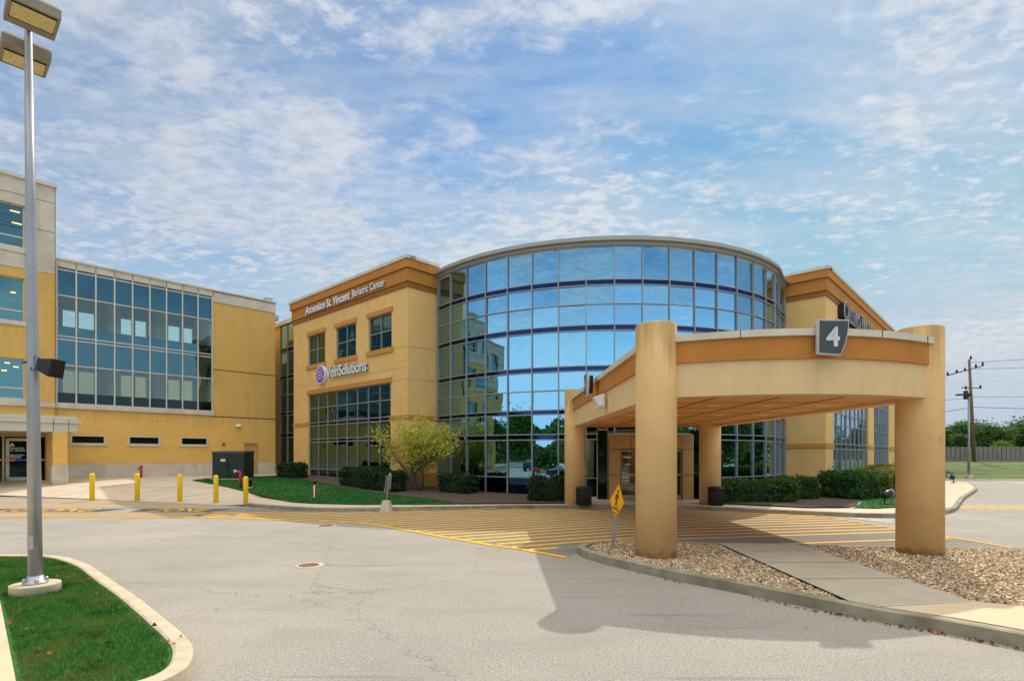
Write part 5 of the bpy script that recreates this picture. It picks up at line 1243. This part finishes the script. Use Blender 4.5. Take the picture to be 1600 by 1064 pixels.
# parked cars in the lot, seen only as reflections in the drum
def make_car(col, label, loc, rz):
    t = thing('parked_car', label, 'car', loc, rz, 'cars mirrored in the curved glass')
    paint_ = mat('car_paint_' + col[0], col[1], .25, .1, var=.02, spec=.6)
    prof = [(-1.82, .28), (-1.86, .62), (-1.72, .80), (-1.15, .86), (-.55, 1.16), (.45, 1.18), (1.25, .88), (1.78, .80), (1.84, .55), (1.80, .26)]
    def ring(y, wz, wx=1.): return [(x_ * wx, y, z_ * wz if z_ > .85 else z_) for x_, z_ in prof]
    b = MB(); b.rings([ring(-.76, .93, .97), ring(-.70, 1, 1), ring(.70, 1, 1), ring(.76, .93, .97)], smooth=False); b.build('body', paint_, t)
    g = MB()
    for s_ in (-1, 1): g.face([(-1.0, s_ * .765, .86), (-.52, s_ * .74, 1.10), (.42, s_ * .74, 1.11), (1.05, s_ * .765, .86)])
    g.face([(-1.17, -.66, .872), (-1.17, .66, .872), (-.60, .60, 1.155), (-.60, -.60, 1.155)]); g.face([(1.24, -.66, .90), (1.24, .66, .90), (.50, .60, 1.185), (.50, -.60, 1.185)])
    g.build('window', SPAND_K, t)
    for x_ in (-1.15, 1.15):
        for s_ in (-1, 1):
            w_ = MB(); w_.rings([[(x_ + r_ * math.cos(2 * math.pi * i / 18), y_, .27 + r_ * math.sin(2 * math.pi * i / 18)) for i in range(18)] for y_, r_ in ((s_ * .62, .27), (s_ * .79, .27))]); w_ = w_.build('wheel', RUBBER, t)
            rm = MB(); rm.rings([[(x_ + r_ * math.cos(2 * math.pi * i / 18), y_, .27 + r_ * math.sin(2 * math.pi * i / 18)) for i in range(18)] for y_, r_ in ((s_ * .78, .17), (s_ * .80, .16))]); rm.build('rim', STEEL, w_)
    for s_ in (-1, 1): l_ = MB(); l_.box(-1.87, -1.80, s_ * .55 - .14, s_ * .55 + .14, .60, .72); l_.build('headlight', WHITE, t)
    return t
for c, lab, x, y, rz in ((('navy', (.01, .02, .06)), 'dark blue car mirrored left of the red car', -22.5, 3.2, R(50)), (('red', (.45, .01, .02)), 'red car mirrored in the glass left of the column', -18.0, -1.5, R(120)), (('silver', (.5, .5, .52)), 'silver car mirrored behind the red car', -20.5, -4.5, R(120)), (('black', (.01, .01, .012)), 'black car mirrored beside the entrance column', -15.4, -5.5, R(120)), (('grey', (.2, .22, .24)), 'grey car mirrored behind the dark blue car', -27, -1., R(50)), (('white', (.7, .7, .7)), 'white car mirrored far across the lot', -12.5, -8.8, R(120)), (('blue', (.03, .08, .2)), 'blue car mirrored farthest right in the row', -9, -11, R(120))):
    make_car(c, lab, (x, y, 0), rz)

# grass blades, gravel stones, fallen leaves
def inside(P, poly):
    x, y = P[:, 0], P[:, 1]; c = np.zeros(len(P), bool); n = len(poly)
    for i in range(n):
        x1, y1 = poly[i]; x2, y2 = poly[(i + 1) % n]
        k = ((y1 > y) != (y2 > y)); xx = (x2 - x1) * (y - y1) / (y2 - y1 + 1e-12) + x1; c ^= k & (x < xx)
    return c
def scatter(poly, n):
    a = np.array(poly); lo, hi = a.min(0), a.max(0); P = RS.uniform(lo, hi, (n, 2)); return P[inside(P, poly)]
def grass(name, poly, n, h, w, off, m, label=None):
    P = scatter(poly, n); n = len(P); Z = np.array([G(x, y) for x, y in P]) + off
    a = RS.uniform(0, 2 * np.pi, n); l = np.stack([np.cos(a), np.sin(a)], 1); lean = RS.normal(0, .5, (n, 2)) * h; hh = h * RS.uniform(.5, 1.3, n)
    V = np.zeros((n, 3, 3)); V[:, 0, :2] = P - l * w; V[:, 1, :2] = P + l * w; V[:, 2, :2] = P + lean; V[:, 0, 2] = V[:, 1, 2] = Z; V[:, 2, 2] = Z + hh
    o = quads_mesh(name, V, 3, m); o['kind'] = 'stuff'; tag(o, label, 'grass'); return o
gi_in = [p for p in parallel(gi_out, .175) if p[0] > -9.1] + [(-3.45, 3.9), (-5.66, 6.14), (-8.5, 8.95)]
grass('grass', gi_in, 210000, .042, .0035, .10, GRASS, 'thick green grass on the near lawn island')
grass('grass', lawn, 90000, .05, .010, .15, GRASS_D, 'mown dark green lawn before the window bank')
grass('grass', [(10.75, 17.3), (11.3, 17.12), (12.4, 17.6), (16.1, 21.7), (21.6, 28), (24.6, 32.3), (22, 33.6), (15.6, 24.3), (13.3, 20.8), (11.5, 18.15)], 60000, .05, .011, .155, GRASS_D, 'strip of lawn along the right walk')
def stones(poly, n, off, excl=()):
    P = scatter(poly, n)
    for q in excl: P = P[~inside(P, q)]
    n = len(P); ph = (1 + 5 ** .5) / 2
    ico = np.array([(-1, ph, 0), (1, ph, 0), (-1, -ph, 0), (1, -ph, 0), (0, -1, ph), (0, 1, ph), (0, -1, -ph), (0, 1, -ph), (ph, 0, -1), (ph, 0, 1), (-ph, 0, -1), (-ph, 0, 1)]) / 1.9
    F = np.array([(0, 11, 5), (0, 5, 1), (0, 1, 7), (0, 7, 10), (0, 10, 11), (1, 5, 9), (5, 11, 4), (11, 10, 2), (10, 7, 6), (7, 1, 8), (3, 9, 4), (3, 4, 2), (3, 2, 6), (3, 6, 8), (3, 8, 9), (4, 9, 5), (2, 4, 11), (6, 2, 10), (8, 6, 7), (9, 8, 1)])
    s = RS.uniform(.011, .024, n)[:, None] * RS.uniform(.7, 1.3, (n, 3)); s[:, 2] *= .7
    a = RS.uniform(0, 6.28, n); V = ico[None] * s[:, None]; ca, sa = np.cos(a)[:, None], np.sin(a)[:, None]
    X = V[..., 0] * ca - V[..., 1] * sa; Y = V[..., 0] * sa + V[..., 1] * ca; tl = RS.normal(0, .35, n)[:, None]; Z = V[..., 2] + X * tl
    V = np.stack([X + P[:, :1], Y + P[:, 1:], Z + off + RS.uniform(0, .022, n)[:, None]], -1)
    return quads_mesh('gravel', V, 12, STONES, F=F)
gin = [(1.38, 9.95), (1.56, 9.33), (2.02, 8.58), (2.48, 7.93), (3.04, 7.28), (3.5, 6.72), (3.82, 6.32), (3.86, 10.25), (3.2, 10.38), (2.4, 10.63), (1.95, 10.6), (1.62, 10.42), (1.44, 10.15)]
o = stones(gin, 30000, .10); o['kind'] = 'stuff'; tag(o, 'mixed tan and grey river gravel around the left front column', 'gravel')
gin2 = [(5.32, 10.1), (5.24, 6.26), (5.95, 5.85), (7.4, 4.75), (11.6, 5.5), (11.6, 9.5), (9.2, 9.78), (7.1, 9.96)]
o = stones(gin2, 85000, .10); o['kind'] = 'stuff'; tag(o, 'mixed tan and grey river gravel around the right front column', 'gravel')
o = stones([(7.1, 18.7), (9.3, 17.3), (10.6, 17.35), (11.4, 18.2), (13.2, 20.8), (12, 21), (7.1, 19.5)], 100, .17)
bpy.data.objects.remove(o)
# fallen leaves
P = []
for a_, b_, n in (((2.9, 7.1), (3.3, 6.6), 10), ((3.35, 6.55), (3.9, 5.9), 26), ((4.0, 5.85), (4.8, 5.0), 46), ((1.9, 8.4), (2.4, 7.7), 6)):
    for k in range(n): t_ = random.random(); P.append((a_[0] + (b_[0] - a_[0]) * t_ - random.uniform(.0, .07), a_[1] + (b_[1] - a_[1]) * t_ - random.uniform(0, .05), .012))
q = [(-5.5, 6.05), (-5.3, 5.85), (-4.9, 5.5), (-4.7, 5.25), (-4.4, 5.0), (-3.5, 4.8), (-4.1, 5.2), (-3.9, 4.6), (-3.0, 4.75), (-2.95, 4.9), (-4.9, 6.6), (-6.2, 7.6), (-3.5, 5.3), (-4.3, 5.9), (-5.6, 7.3), (-6.5, 8.1)]
for x, y in q:
    for k in range(2): P.append((x + random.gauss(0, .06), y + random.gauss(0, .06), .15))
for k in range(26): P.append((random.uniform(5.6, 8.5), random.uniform(6.0, 9.3), .15))
for k in range(6): P.append((random.uniform(1.8, 2.2), random.uniform(8.8, 9.6), .145))
V = leaves(np.array(P), .028, .7, 1.2); V[..., 2] = np.maximum(V[..., 2], np.array(P)[:, 2][:, None] - .006)
o = quads_mesh('fallen_leaves', V, 4, DEADLF); o['kind'] = 'stuff'; tag(o, 'scattered brown and orange fallen leaves along the kerbs', 'leaves')

# ------------------------------------------------------------------ one scale for everything: layout units to metres
SC = Matrix.Scale(K, 4)
for me in bpy.data.meshes: me.transform(SC)
for o in bpy.data.objects: o.location = o.location * K
bpy.context.view_layer.update()
